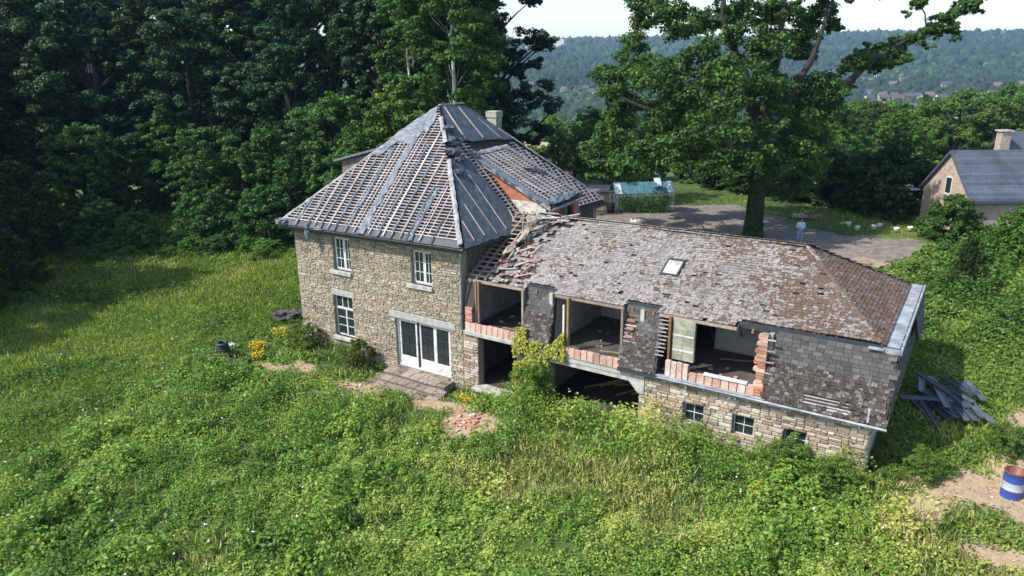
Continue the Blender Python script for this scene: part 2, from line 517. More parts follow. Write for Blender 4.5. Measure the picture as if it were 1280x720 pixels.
def stone_mesh(seed):
    """unit stone 1 x 1 x 1 centred in x and z, front face at y=-1 slightly uneven"""
    r = random.Random(seed)
    j = lambda a: r.uniform(-a, a)
    b = [(-.5, 0, -.5), (.5, 0, -.5), (.5, 0, .5), (-.5, 0, .5)]
    f = [(-.5 + .02 + abs(j(.03)), -.75 + j(.15), -.5 + .05 + abs(j(.1))), (.5 - .02 - abs(j(.03)), -.75 + j(.15), -.5 + .05 + abs(j(.1))),
         (.5 - .02 - abs(j(.03)), -.75 + j(.15), .5 - .05 - abs(j(.1))), (-.5 + .02 + abs(j(.03)), -.75 + j(.15), .5 - .05 - abs(j(.1)))]
    g = [(x * .82, y - .2 + j(.12), z * .72) for (x, y, z) in f]
    v = b + f + g
    fc = [(8, 9, 10, 11)]
    for o in (0, 4):
        for k in range(4):
            fc.append((o + k, o + (k + 1) % 4, o + 4 + (k + 1) % 4, o + 4 + k))
    return v, fc
SPROTO = [stone_mesh(k) for k in range(10)]
S_ME = []
for k, (v, f) in enumerate(SPROTO):
    for mt in (stone_m, stone2_m):
        me = bpy.data.meshes.new('stone'); me.from_pydata(v, [], f); me.materials.append(mt); S_ME.append(me)

LINT = [(6.08, 10.0, 2.3, 2.64), (2.3, 3.87, 2.75, 3.07), (2.4, 3.86, 3.86, 4.05), (7.35, 8.84, 3.93, 4.12), (2.32, 3.8, .42, .62)]
ANXL = [(14.82, 18.98, 1.9, 2.3), (18.3, 18.98, 1.5, 2.3)]
rnd = random.Random(3)
main_st = stone_layout(0, 10.4, -.6, 6.0, HO_MAIN + LINT, .07, .15, .13, .42, rnd)
anx_st = stone_layout(10.4, 26.7, -.5, 2.3, HO_ANX + ANXL, .085, .17, .16, .5, rnd)
allst = [(s, 0) for s in main_st] + [(s, 1) for s in anx_st]
def near_key(t):
    (s, e, p, q), k = t
    c = Vector(((s + e) / 2, 0, (p + q) / 2)); d = (c - CAM).length
    hid = 3 if (k == 1 and (p < .75 and s > 18.9)) or p < .1 else 1
    return -(e - s) * (q - p) / d ** 2 / hid
allst.sort(key=near_key)
def place_stone(t):
    (s, e, p, q), k = t
    gap = .012
    dep = rnd.uniform(.035, .075)
    return ((s + e) / 2, .04, (p + q) / 2), (e - s - gap, dep, q - p - gap), rnd.randrange(10) * 2 + k
bulk = [MB(), MB()]
for n, t in enumerate(allst):
    c, sc, k = place_stone(t)
    if n < 300:
        link('stone', S_ME[k], H, c, (0, rnd.uniform(-.02, .02), 0), sc)
    else:
        v, f = SPROTO[k // 2]
        b_ = bulk[t[1]]; b_.tint = rnd.random()
        b_.add([(c[0] + x * sc[0], c[1] + y * sc[1], c[2] + z * sc[2]) for x, y, z in v], f)
al = MB(); al.v = bulk[0].v; al.f = bulk[0].f; al.mi = bulk[0].mi; al.t = bulk[0].t
nn = len(al.v); al.v += bulk[1].v; al.f += [tuple(nn + i for i in f) for f in bulk[1].f]; al.mi += [1] * len(bulk[1].f); al.t += bulk[1].t
# stones of the left side, the short right end and the strip between storeys
for (fx, ya, yb, za, zb, m_) in ((0.0, .0, 12.8, -.6, 6.0, 0), (26.7, .0, 8.6, -.3, 2.4, 1)):
    al.m = m_
    for (s, e, p, q) in stone_layout(ya, yb, za, zb, [], .1, .18, .2, .5, rnd):
        k = rnd.randrange(10); v, f = SPROTO[k]; al.tint = rnd.random(); d = rnd.uniform(.03, .05)
        sgn = 1 if fx == 0 else -1
        al.add([(fx + sgn * y * d, (s + e) / 2 - sgn * x * (e - s - .012), (p + q) / 2 + z * (q - p - .012)) for x, y, z in v], f)
al.build('stonework', [stone_m, stone2_m], H, kind='stuff')

# lintels, sills, beam
def slab(name, a, b, m=blue_m, bev=.012, par=H, **k):
    mb = MB(); mb.box(a, b); return mb.build(name, m, par, bevel=bev, **k)
slab('lintel', (6.08, -.02, 2.3), (10.0, .3, 2.63))
slab('lintel', (2.32, -.02, 2.75), (3.87, .3, 3.06))
slab('window_sill', (2.42, -.13, 3.87), (3.86, .3, 4.05), conc_m)
slab('window_sill', (7.36, -.13, 3.94), (8.84, .3, 4.12), conc_m)
slab('window_sill', (2.32, -.13, .44), (3.8, .3, .62), conc_m)
mb = MB(); mb.box((14.8, -.06, 2.12), (18.98, .4, 2.31)); mb.box((14.82, -.03, 1.92), (18.96, .38, 2.115)); mb.poly([(18.32, -.028, 1.918), (18.96, -.028, 1.918), (18.96, -.028, 1.5), (18.7, -.028, 1.5)], (0, .4, 0))
mb.build('concrete_beam', conc_m, H, bevel=.01)
for y, x0, x1 in ((.0, 11.0, 13.2),):
    slab('threshold', (11.0, -.35, -.2), (13.3, .3, -.03), conc_m, .03)

# windows
def pane_grid(par, x0, x1, z0, z1, y, cols, rows, bar=.035, fm=white_m):
    gw = (x1 - x0 - bar * (cols - 1)) / cols; gh = (z1 - z0 - bar * (rows - 1)) / rows
    for i in range(cols):
        for j in range(rows):
            a = x0 + i * (gw + bar); c = z0 + j * (gh + bar)
            mb = MB(); mb.box((a, y, c), (a + gw, y + .01, c + gh)); mb.build('pane', glass_m, par)
    for i in range(1, cols):
        a = x0 + i * (gw + bar) - bar
        mb = MB(); mb.box((a, y - .02, z0), (a + bar, y + .02, z1)); mb.build('glazing_bar', fm, par)
    for j in range(1, rows):
        c = z0 + j * (gh + bar) - bar
        mb = MB(); mb.box((x0, y - .017, c), (x1, y + .017, c + bar)); mb.build('glazing_bar', fm, par)
def frame_mb(x0, x1, z0, z1, y, t=.07, d=.07, bottom=None):
    mb = MB(); bt = bottom or t
    mb.box((x0, y, z0), (x0 + t, y + d, z1)); mb.box((x1 - t, y, z0), (x1, y + d, z1))
    mb.box((x0 + t, y, z1 - t), (x1 - t, y + d, z1)); mb.box((x0 + t, y, z0), (x1 - t, y + d, z0 + bt)); return mb
for (x0, x1, z0, z1) in (HO_MAIN[0], HO_MAIN[1]):
    fr = frame_mb(x0, x1, z0, z1, .17, .05, .09).build('window', white_m, H)
    mx = x0 + (x1 - x0) * .56
    for (a, b) in ((x0 + .05, mx - .003), (mx + .003, x1 - .05)):
        f2 = frame_mb(a, b, z0 + .05, z1 - .05, .15, .07, .05); 
        f2.build('casement', white_m, fr)
        pane_grid(fr, a + .07, b - .07, z0 + .12, z1 - .12, .18, 2, 3, .028)
x0, x1, z0, z1 = HO_MAIN[2]
fr = frame_mb(x0, x1, z0, z1, .17, .06, .09).build('window', white_m, H)
mb = MB(); mb.box((x0 + .06, .14, 2.02), (x1 - .06, .24, 2.12)); mb.build('transom', white_m, fr)
mb = MB(); mb.box((3.06, .145, z0 + .06), (3.13, .235, 2.017)); mb.build('mullion', white_m, fr)
pane_grid(fr, x0 + .1, 3.055, .72, 2.0, .19, 1, 3, .03); pane_grid(fr, 3.135, x1 - .1, .72, 2.0, .19, 1, 3, .03)
pane_grid(fr, x0 + .1, x1 - .1, 2.13, 2.66, .19, 3, 1, .04)
refl = MB()  # pale reflections of the lower panes, modelled as white folds
for k in range(12): refl.box((x0 + .12 + k * .1, .27 + (k % 2) * .02, .75), (x0 + .22 + k * .1, .28 + (k % 2) * .02, 1.5 + .1 * ((k * 7) % 3)))
refl.build('pane_reflection', white_m, fr)
# french door of three leaves
fr = MB(); fr.box((6.45, .12, -.1), (6.53, .3, 2.3)); fr.box((9.57, .12, -.1), (9.65, .3, 2.3)); fr.box((6.53, .12, 2.22), (9.57, .3, 2.3)); fr.box((6.53, .1, -.11), (9.57, .32, -.03))
dr = fr.build('french_door', white_m, H)
for k, (a, b, yy) in enumerate(((6.54, 7.62, .16), (7.72, 8.66, .2), (8.67, 9.56, .16))):
    lf = frame_mb(a, b, -.02, 2.21, yy, .1, .06, .42); lf.build('door_leaf', white_m, dr, bevel=.006)
    pane_grid(dr, a + .105, b - .105, .43, 2.1, yy + .03, 2, 3, .014, lead_m)
mb = MB(); mb.box((7.64, .14, -.02), (7.70, .26, 2.21)); mb.build('door_post', lead_m, dr)
# small cellar windows
for (x0, x1, z0, z1) in HO_ANX[2:]:
    f = frame_mb(x0 + .02, x1 - .02, z0, z1 - .01, .2, .03, .06).build('window', white_m, H)
    pane_grid(f, x0 + .05, x1 - .05, z0 + .03, z1 - .04, .22, 2, 2, .022)

# entrance steps
step_m = pieces_mat('worn_step_stone', [(0, srgb('#8d8275')), (.5, srgb('#a39789')), (.8, srgb('#7d7063')), (1, srgb('#94816f'))], nscale=7, wear=(.6, 1.2), blotch=srgb('#5a5238'), bscale=3, bthr=(.58, .66))
st = MB(); st.box((6.35, -.78, -.5), (9.85, .03, -.17)); steps = st.build('entrance_steps', mortar_m, H)
def step_row(x0, x1, y0, y1, z, n, ch=0):
    for k in range(n):
        a = x0 + (x1 - x0) * k / n; b = x0 + (x1 - x0) * (k + 1) / n - .015
        mb = MB(); dz = rnd.uniform(-.015, .015)
        mb.poly([(a, y0 + (ch if k == 0 else 0), z + dz), (b, y0 + (ch if k == n - 1 else 0) + rnd.uniform(-.02, .02), z + dz + rnd.uniform(-.01, .01)), (b, y1, z + dz), (a, y1, z + dz)], (0, 0, -.09))
        mb.tint = rnd.random(); mb.build('step_stone', step_m, steps, bevel=.012)
step_row(6.3, 9.95, -.85, -.2, -.1, 7); step_row(6.3, 9.6, -.19, .1, -.1, 4)
step_row(6.0, 10.1, -1.3, -.86, -.27, 8, .25); step_row(5.8, 10.0, -1.75, -1.31, -.42, 7, .3)
mb = MB(); mb.box((6.05, -1.25, -.6), (10.05, -.8, -.37)); mb.box((5.9, -1.7, -.8), (9.9, -1.2, -.52)); mb.build('step_core', mortar_m, steps)

# downpipe, gutter
mb = MB(); mb.tube([(10.72, -.36, 5.98), (10.62, -.3, 5.85), (10.47, -.1, 5.62), (10.44, -.1, 4), (10.43, -.1, 2.5)], .05, 8); mb.build('downpipe', zinc_m, H, smooth=True)
for z in (3.2, 4.9):
    mb = MB(); mb.tube([(10.44, -.1, z), (10.44, -.1, z + .05)], .065, 8); mb.build('pipe_clip', lead_m, H)

# ------------------------------------------------------------ hipped roof
FL, FR, BR, BL = Vector((-.62, -.45, 6.08)), Vector((10.87, -.45, 6.26)), Vector((10.95, 13.2, 5.9)), Vector((-.6, 13.2, 6.0))
RF, RB = Vector((5.32, 5.35, 11.55)), Vector((5.45, 7.25, 11.55))
class Face:
    def __init__(s, A, B, Cc, poly):
        s.A = Vector(A); s.U = (Vector(B) - s.A).normalized()
        s.N = s.U.cross(Vector(Cc) - s.A).normalized()
        s.V = s.N.cross(s.U)
        s.poly = [((Vector(p) - s.A).dot(s.U), (Vector(p) - s.A).dot(s.V)) for p in poly]
        s.sag = None
    def P(s, u, v, w=0):
        if s.sag: w += s.sag(u, v)
        return s.A + s.U * u + s.V * v + s.N * w
    def uv(s, p): p = Vector(p); return (p - s.A).dot(s.U), (p - s.A).dot(s.V)
    def inside(s, u, v):
        c = False; n = len(s.poly)
        for i in range(n):
            (a, b), (d, e) = s.poly[i], s.poly[(i + 1) % n]
            if (b > v) != (e > v) and u < (d - a) * (v - b) / (e - b) + a: c = not c
        return c
    def hspan(s, v):
        xs = []; n = len(s.poly)
        for i in range(n):
            (a, b), (d, e) = s.poly[i], s.poly[(i + 1) % n]
            if (b > v) != (e > v): xs.append(a + (d - a) * (v - b) / (e - b))
        xs.sort(); return list(zip(xs[::2], xs[1::2]))
    def vspan(s, u):
        xs = []; n = len(s.poly)
        for i in range(n):
            (a, b), (d, e) = s.poly[i], s.poly[(i + 1) % n]
            if (a > u) != (d > u): xs.append(b + (e - b) * (u - a) / (d - a))
        xs.sort(); return list(zip(xs[::2], xs[1::2]))
    def slab(s, mb, u0, v0, u1, v1, w0, w1, ):
        mb.obox(s.P(u0, v0, w0), s.U * (u1 - u0), s.V * (v1 - v0), s.N * (w1 - w0))
    def bar(s, mb, p, q, wd, w0, w1):
        """bar lying on the face from (u,v) to (u,v)"""
        a = s.P(*p, w0); b = s.P(*q, w0); d = (b - a); side = s.N.cross(d.normalized()) * wd
        mb.obox(a - side / 2, d, side, s.N * (w1 - w0))
    def sheet(s, mb, w, th, poly=None):
        mb.poly([s.P(u, v, w) for u, v in (poly or s.poly)], -s.N * th)
front = Face(FL, FR, RF, [FL, FR, RF])
right = Face(FR, BR, RF, [FR, BR, RB, RF])
left_f = Face(BL, FL, RF, [BL, FL, RF, RB])
rear = Face(BR, BL, RB, [BR, BL, RB])
for f, nm in ((front, 'front_slope'), (right, 'right_slope'), (left_f, 'left_slope'), (rear, 'rear_slope')):
    mb = MB(); f.sheet(mb, 0 if f is not left_f and f is not rear else .02, .05); mb.build(nm, felt_m if f in (front, right) else dslate_m, H)

# wing dormer on the right slope: brick cheek, shed roof, window
cheek = [Vector((7.2, 5.0, 9.35)), Vector((11.85, 5.0, 7.12)), Vector((11.5, 5.0, 7.12)), Vector((9.55, 5.0, 7.1))]
mb = MB(); mb.poly([(7.0, 5.05, 9.4), (11.3, 5.05, 7.36), (9.2, 5.05, 7.36)], (0, .3, 0)); mb.build('brick_cheek', gable_m, H)
mb = MB(); mb.box((10.41, 5.0, 2.2), (11.65, 5.32, 6.94)); mb.poly([(9.2, 5.02, 7.35), (11.3, 5.02, 7.35), (11.65, 5.02, 7.19), (11.65, 5.02, 6.945), (9.5, 5.02, 6.1)], (0, .28, 0)); mb.build('whitewashed_wall', render_m, H)
mb = MB(); wall_holes(mb, 5.33, 8.3, 2.0, 7.15, [(6.6, 7.75, 6.1, 7.0)], 0, 1); mb2 = MB(); mb2.add([(11.35 + .3 * y, x, z) for x, y, z in mb.v], mb.f); mb2.build('dormer_front', gable_m, H)
mb = MB(); mb.box((11.42, 6.62, 6.1), (11.45, 7.73, 7.0)); dw = mb.build('dormer_window', glass_m, H)
mb = MB(); mb.box((11.46, 6.6, 6.1), (11.5, 6.67, 7.0)); mb.box((11.46, 7.1, 6.1), (11.5, 7.16, 7.0)); mb.box((11.46, 7.68, 6.1), (11.5, 7.75, 7.0)); mb.build('window_frame', lead_m, dw)
mb = MB(); mb.box((10.41, 8.0, 2.0), (11.34, 8.3, 7.1)); mb.build('dormer_side', gable_m, H)
shed = Face((11.95, 4.9, 7.1), (11.95, 8.35, 7.2), (7.2, 4.9, 9.4), [(11.95, 4.9, 7.1), (11.95, 8.35, 7.2), (7.1, 8.35, 9.5), (7.1, 4.9, 9.42)])
mb = MB(); shed.sheet(mb, 0, .07); mb.build('dormer_roof', felt_m, H)

def lay_battens(f, gauge, step, v0=.1, v1=99, name='batten', wob=.012, skip=lambda u, v: False, um=None, w=.0, split=3.4, bw=.042, cw=.036):
    v = v0
    hi = max(p[1] for p in f.poly)
    while v < min(hi, v1) - .05:
        for (a, b) in f.hspan(v):
            u = a + .02
            while u < b - .1:
                e = min(u + rnd.uniform(split * .7, split * 1.2), b - .02)
                if not skip((u + e) / 2, v):
                    mb = MB(); mb.tint = rnd.random()
                    f.bar(mb, (u, v + rnd.uniform(-wob, wob)), (e, v + rnd.uniform(-wob, wob)), bw, w + .055, w + .095)
                    mb.build(name, batten_m, H)
                u = e + .01
        v += gauge
    if um is None: um = step
    lo = min(p[0] for p in f.poly); hu = max(p[0] for p in f.poly)
    u = lo + um
    while u < hu:
        for (a, b) in f.vspan(u):
            b = min(b, v1)
            if b - max(a, v0 - .05) > .3 and not skip(u, (a + b) / 2):
                mb = MB(); mb.tint = rnd.random()
                f.bar(mb, (u + rnd.uniform(-.02, .02), max(a, v0 - .05) + .02), (u + rnd.uniform(-.02, .02), b - .03), cw, w + .005, w + .05 + .047)
                mb.build('counter_batten', batten_m, H)
        u += step
lay_battens(front, .168, .5, .35, split=12)
# right slope: battens only near the brick cheek and beyond the dormer
def r_skip(u, v): return not ((3.2 + .0 < u < 5.6) or u > 8.7)
rv = Face(FR, BR, RF, []); 
cu, cv = right.uv((9.0, 5.0, 8.0))
strip = Face(FR, BR, RF, [right.P(*p) for p in ((4.35, .6), (5.35, .6), (5.45, 3.2), (5.5, 5.1), (2.9 + 1.9, 6.7), (4.3, 6.2))])
lay_battens(strip, .2, .46, .7, um=.3)
tail = Face(FR, BR, RF, [right.P(*p) for p in ((8.85, .35), (13.5, .35), (9.1, 5.2), (8.85, 5.2))])
lay_battens(tail, .2, .46, .4)
lay_battens(shed, .19, .42, .35, um=.25, split=5)
hi_c = [(front, (0, 0)), ]

# membranes
def ribbon(name, pts, wd, m, f, w=.12, rough=.04, seg=.22, par=H, wvar=.35, n=4):
    """a crumpled strip lying along points given in a face's own (u, v)"""
    P = []; 
    for (a, b), (c, d) in zip(pts, pts[1:]):
        L = math.hypot(c - a, d - b); k = max(1, int(L / seg))
        P += [(a + (c - a) * i / k, b + (d - b) * i / k, (c - a) / L, (d - b) / L) for i in range(k)]
    P.append((*pts[-1], *P[-1][2:]))
    mb = MB(); vs = []
    for i, (u, v, du, dv) in enumerate(P):
        ww = wd * (1 + rnd.uniform(-wvar, wvar))
        sh = rnd.uniform(-.1, .1) * wd
        for k in range(n):
            t = k / (n - 1) - .5
            vs.append(f.P(u - dv * (t * ww + sh), v + du * (t * ww + sh), w + rnd.uniform(0, rough) + (.02 if 0 < k < n - 1 else -.015)))
    fs = [(i * n + k, i * n + k + 1, (i + 1) * n + k + 1, (i + 1) * n + k) for i in range(len(P) - 1) for k in range(n - 1)]
    mb.add(vs, fs)
    return mb.build(name, m, par)
def along(u, v0, v1): return [(u, v0), (u, v1)]
for u, wd, v1 in ((1.35, .16, 1.6), (2.2, .13, 2.1), (3.1, .12, 3.3), (4.05, .14, 4.2), (4.75, .17, 5.2), (5.75, .32, 6.9), (6.75, .13, 5.4), (7.55, .12, 4.6), (8.7, .2, 2.9), (8.45, .1, 3.0), (9.85, .08, 1.2)):
    ribbon('membrane_strip', [(u, -.02), (u + rnd.uniform(-.04, .04), min(v1, front.vspan(u)[0][1] - .1))], wd, memb_m, front)
for u in (2.65, 3.6, 5.3, 6.25, 7.1, 8.1, 9.2):
    sp = front.vspan(u)[0][1]
    mb = MB(); mb.tint = rnd.random(); front.bar(mb, (u, .02), (u, sp - .25), .06, .1, .14); mb.build('long_lath', batten_m, H)
# verges and hips
ul, vl = front.uv(RF)
ribbon('hip_membrane', [(.15, .1), (ul - .15, vl - .2)], .16, pmemb_m, front, .1, .03)
U2, V2 = front.uv(FR)
ribbon('hip_membrane', [(U2 - .12, .1), (ul + .12 + (U2 - ul) * .42, vl * .57)], .22, pmemb_m, front, .12, .03, wvar=.12)
ribbon('hip_membrane', [(ul + .05 + (U2 - ul) * .30, vl * .70), (ul + .02 + (U2 - ul) * .1, vl * .9)], .2, pmemb_m, front, .12, .03, wvar=.12)
# membrane near the top of the front slope, in overlapping sheets
for poly in ([(4.7, 6.2), (5.0, 6.05), (5.9, 6.1), (6.3, 6.2), (6.35, 6.9), (ul, vl), (5.2, 7.0)], [(4.2, 5.6), (5.6, 5.35), (6.0, 6.0), (5.2, 6.4), (4.6, 6.3)], [(3.5, 4.6), (4.1, 4.5), (4.55, 5.1), (4.9, 5.6), (4.3, 5.6), (3.9, 5.1)]):
    mb = MB(); n_ = 14
    cu_ = sum(p[0] for p in poly) / len(poly); cv_ = sum(p[1] for p in poly) / len(poly)
    ring = []
    for (a, b), (c, d) in zip(poly, poly[1:] + poly[:1]):
        for i in range(3): ring.append((a + (c - a) * i / 3 + rnd.uniform(-.04, .04), b + (d - b) * i / 3 + rnd.uniform(-.04, .04)))
    vs = [front.P(cu_, cv_, .2)]
    for sfr in (.35, .7, 1.0): vs += [front.P(cu_ + (a - cu_) * sfr, cv_ + (b - cv_) * sfr, .12 + rnd.uniform(0, .05)) for a, b in ring]
    m_ = len(ring); fs = [(0, 1 + i, 1 + (i + 1) % m_) for i in range(m_)]
    for k in range(2): fs += [(1 + k * m_ + i, 1 + (k + 1) * m_ + i, 1 + (k + 1) * m_ + (i + 1) % m_, 1 + k * m_ + (i + 1) % m_) for i in range(m_)]
    mb.add(vs, fs); mb.build('membrane_sheet', memb_m, H)
# right slope: dark membrane over the front sector and over the top
def mgrid(name, f, c00, c10, c11, c01, nu, nv, w, amp, m, cren=True):
    vs = []
    for j in range(nv + 1):
        for i in range(nu + 1):
            s, t = i / nu, j / nv
            u = (1 - t) * ((1 - s) * c00[0] + s * c10[0]) + t * ((1 - s) * c01[0] + s * c11[0])
            v = (1 - t) * ((1 - s) * c00[1] + s * c10[1]) + t * ((1 - s) * c01[1] + s * c11[1])
            e = rnd.uniform(-.05, .05) if (i in (0, nu) or j in (0, nv)) else 0
            vs.append(f.P(u + e, v + e, w + rnd.uniform(0, amp)))
    mb = MB(); mb.add(vs, [(j * (nu + 1) + i, j * (nu + 1) + i + 1, (j + 1) * (nu + 1) + i + 1, (j + 1) * (nu + 1) + i) for j in range(nv) for i in range(nu)])
    return mb.build(name, m, H)
ru, rv_ = right.uv(RF); rbu, rbv = right.uv(RB)
mgrid('membrane_sheet', right, (.0, -.05), (4.6, -.05), (4.7, 4.4), (3.4, 4.5), 12, 12, .09, .035, dmemb_m)
mgrid('membrane_sheet', right, (4.3, 5.45), (9.35, 5.25), (rbu + .02, rbv - .02), (ru + .0, rv_ - .02), 12, 6, .1, .03, dmemb_m)
for k in range(5):
    a, b = .75 + k * .85, 1.8 + k * .55
    mb = MB(); mb.tint = rnd.random(); right.bar(mb, (a + .1, .15 + .1 * (k % 2)), (a + .25 + k * .05, 1.2 + .75 * (k % 4) + (1.2 if k == 2 else 0)), .045, .125, .155); mb.build('long_lath', batten_m, H)
for a, b, c, d in ((5.45, 5.55, 5.75, 7.65), (6.9, 5.5, 6.85, 7.6), (8.3, 5.4, 7.7, 6.8)):
    mb = MB(); mb.tint = .6; right.bar(mb, (a, b), (c, d), .07, .13, .17); mb.build('long_lath', batten_m, H)
mb = MB(); mb.obox(RF + Vector((-.08, 0, .06)), (.1, 1.9, 0), (.12, 0, 0), (0, 0, .06)); mb.build('ridge_board', pmemb_m, H)
# crumpled heaps along the hip
def crumple(name, c, r, m, sx=1, sy=1, sz=.6, par=H, seed=0):
    bm = bmesh.new(); bmesh.ops.create_icosphere(bm, subdivisions=3, radius=1)
    rr_ = random.Random(seed)
    for v in bm.verts:
        k = 1 + rr_.uniform(-.28, .28); v.co = Vector((v.co.x * sx * r * k, v.co.y * sy * r * k, v.co.z * sz * r * k))
    me = bpy.data.meshes.new(name); bm.to_mesh(me); bm.free(); me.materials.append(m)
    return link(name, me, par, c)
def at_hip(t, off=.12):
    p = FR.lerp(RF, t); return p + (front.N + right.N) * off * .7
for k, (t, r_, sx, sz) in enumerate(((.62, .3, 1, .6), (.70, .34, 1.2, .6), (.56, .26, .9, .6), (.80, .3, 1.1, .5), (.47, .25, 1, .5))):
    crumple('crumpled_membrane', at_hip(t) + right.U * (.35 + .2 * (k % 3)), r_, dmemb_m, sx, 1.3, sz, seed=k)
crumple('crumpled_membrane', FL + Vector((.35, .1, .12)), .33, memb_m, 1.4, 1, .5, seed=11)
crumple('crumpled_membrane', Vector((1.55, -.5, 5.85)), .22, memb_m, .7, .5, 1.5, seed=12)
crumple('crumpled_membrane', Vector((2.3, -.48, 6.15)), .2, memb_m, 1.5, .5, .5, seed=13)
crumple('crumpled_membrane', Vector((7.6, 4.85, 9.35)), .3, memb_m, 1.2, .8, .7, seed=14)
crumple('crumpled_membrane', Vector((11.7, 6.3, 7.1)), .22, dmemb_m, .8, 1.6, .9, seed=15)
crumple('crumpled_membrane', Vector((11.85, 6.5, 6.8)), .16, dmemb_m, .6, .8, 2.2, seed=16)
crumple('crumpled_membrane', Vector((10.95, 9.2, 6.1)), .3, dmemb_m, .7, 1.8, .7, seed=17)
ribbon('membrane_strip', [(.1, .2), (.12, 4.9)], .5, memb_m, shed, .11, .06)
ribbon('membrane_strip', [(.35, .3), (2.9, .35)], .4, memb_m, shed, .11, .08)
ribbon('membrane_strip', [(3.2, .3), (3.2, 5.0)], .28, memb_m, shed, .11, .05)
ribbon('membrane_strip', [(.2, 5.0), (3.3, 5.0)], .34, pmemb_m, shed, .12, .04)
ribbon('torn_felt', [(1.9, 3.0), (3.0, 2.3)], .3, lead_m, shed, .12, .1)
for a in ((1.5, 3.2, 1.3, 4.6), (1.0, 1.0, .75, 2.3)):
    mb = MB(); mb.tint = .8; shed.bar(mb, a[:2], a[2:], .07, .12, .16); mb.build('long_lath', batten_m, H)
ribbon('hip_membrane', [right.uv(BR + Vector((-.3, -.3, .3))), right.uv(RB + Vector((1.2, 1.2, -1.2)))], .16, pmemb_m, right, .12, .03)
# verge boards of the dormer cheek
for (o, d, wd, m_) in ((Vector((7.25, 4.86, 9.3)), Vector((4.72, 0, -2.26)), .24, pmemb_m),):
    mb = MB(); mb.obox(o, d, (0, .05, 0), (0, 0, .2)); mb.build('verge_board', m_, H)
mb = MB(); mb.obox(shed.P(0, 0, -.15), shed.U * 3.45, shed.N * .14, -shed.V * .05); mb.build('eaves_board', pmemb_m, H)
# eaves of the front: soffit, gutter, fascia
mb = MB()
def gut(mb, a, b, r=.09, n=7):
    a = Vector(a); b = Vector(b); d = (b - a); side = Vector((d.y, -d.x, 0)).normalized()
    vs = []
    for p in (a, b):
        for k in range(n):
            t = math.pi * k / (n - 1); vs.append(p + side * (r - math.cos(t) * r) - Vector((0, 0, math.sin(t) * r)))
    mb.add(vs, [(k, k + 1, n + k + 1, n + k) for k in range(n - 1)])
gut(mb, FL + Vector((.1, .0, -.02)), FR + Vector((0, 0, -.02)), .085); mb.build('gutter', lead_m, H, smooth=True)
mb = MB(); gut(mb, FR + Vector((.02, 0, -.02)), FR.lerp(BR, .38) + Vector((.02, 0, 0)), .085); mb.build('gutter', lead_m, H, smooth=True)
mb = MB(); mb.obox(FL + Vector((.05, .02, -.24)), FR - FL + Vector((-.08, 0, 0)), (0, .05, 0), (0, 0, .2)); mb.build('fascia', lead_m, H)
mb = MB(); mb.poly([FL + Vector((.1, .08, -.2)), FR + Vector((-.1, .08, -.2)), Vector((10.4, .05, 5.98)), Vector((0, .05, 5.92))], (0, 0, .04)); mb.build('soffit', old_m, H)
mb = MB(); front.slab(mb, .25, -.03, (FR - FL).length - .1, .32, .012, .05); mb.build('eaves_felt', lead_m, H)
# left dormer showing past the hip
mb = MB(); mb.poly([(-1.3, 4.2, 8.55), (-1.3, 7.4, 8.55), (2.6, 7.4, 9.5), (2.6, 4.2, 9.5)], (0, 0, .12)); mb.build('left_dormer_roof', memb_m, H)
mb = MB(); mb.poly([(-.9, 4.45, 8.6), (1.2, 4.45, 9.1), (1.2, 4.45, 7.8), (-.9, 4.45, 6.2)], (0, 2.7, 0)); mb.build('left_dormer_cheek', old_m, H)
# chimney
mb = MB()
for k in range(7):
    g_ = .0 if k < 6 else .05
    mb.tint = rnd.random(); mb.box((4.7 - g_, 10.3 - g_, 8.9 + k * .3), (5.32 + g_, 10.85 + g_, 9.195 + k * .3))
mb.build('chimney', block_m, H); mb = MB(); mb.box((4.66, 10.26, 11.0), (5.36, 10.89, 11.04)); mb.build('chimney_cap', conc_m, H)

# ------------------------------------------------------------ the low wing
SL = .515
def zr(y): return 4.93 + (y - .6) * SL
wf = Face((10.45, .6, 4.93), (26.7, .6, 4.93), (23.37, 4.5, zr(4.5)), [(10.45, .6, 4.93), (26.7, .6, 4.93), (23.37, 4.5, zr(4.5)), (10.45, 4.5, zr(4.5))])
wh = Face((26.7, .6, 4.93), (26.7, 8.4, 4.93), (23.37, 4.5, zr(4.5)), [(26.7, .6, 4.93), (26.7, 8.4, 4.93), (23.37, 4.5, zr(4.5))])
wr = Face((26.7, 8.4, 4.93), (11.7, 8.4, 4.93), (23.37, 4.5, zr(4.5)), [(26.7, 8.4, 4.93), (11.7, 8.4, 4.93), (11.7, 4.5, zr(4.5)), (23.37, 4.5, zr(4.5))])
DORM = [(.0, 3.02), (4.38, 7.42), (8.8, 11.72)]        # u ranges where the eaves reach further out
mb = MB(); pts = [wf.P(1.0, 0, 0)]
for a, b in DORM:
    a = max(a, 1.0)
    pts += [wf.P(a, 0), wf.P(a, -.34), wf.P(b, -.34), wf.P(b, 0)]
pts += [wf.P(16.25, 0), wf.P(*wf.uv((23.37, 4.5, zr(4.5)))), wf.P(1.0, wf.uv((23.37, 4.5, zr(4.5)))[1])]
q = []
for p in pts:
    if not q or (p - q[-1]).length > 1e-4: q.append(p)
mb.poly([p_ - wf.N * .1 for p_ in q], -wf.N * .06); mb.build('roof_deck', deck_m, H)
wf.sag = lambda u, v: -.07 * math.sin(math.pi * min(max(u / 16, 0), 1)) * math.sin(math.pi * min(max(v / 4.4, 0), 1)) - .03 + .05 * math.sin(u * 1.3 + v * .9) * math.sin(v * 1.1 + .6)
mb = MB(); wh.sheet(mb, -.002, .08); mb.build('roof_deck', deck_m, H)
mb = MB(); wr.sheet(mb, -.004, .08); mb.build('roof_deck', deck_m, H)

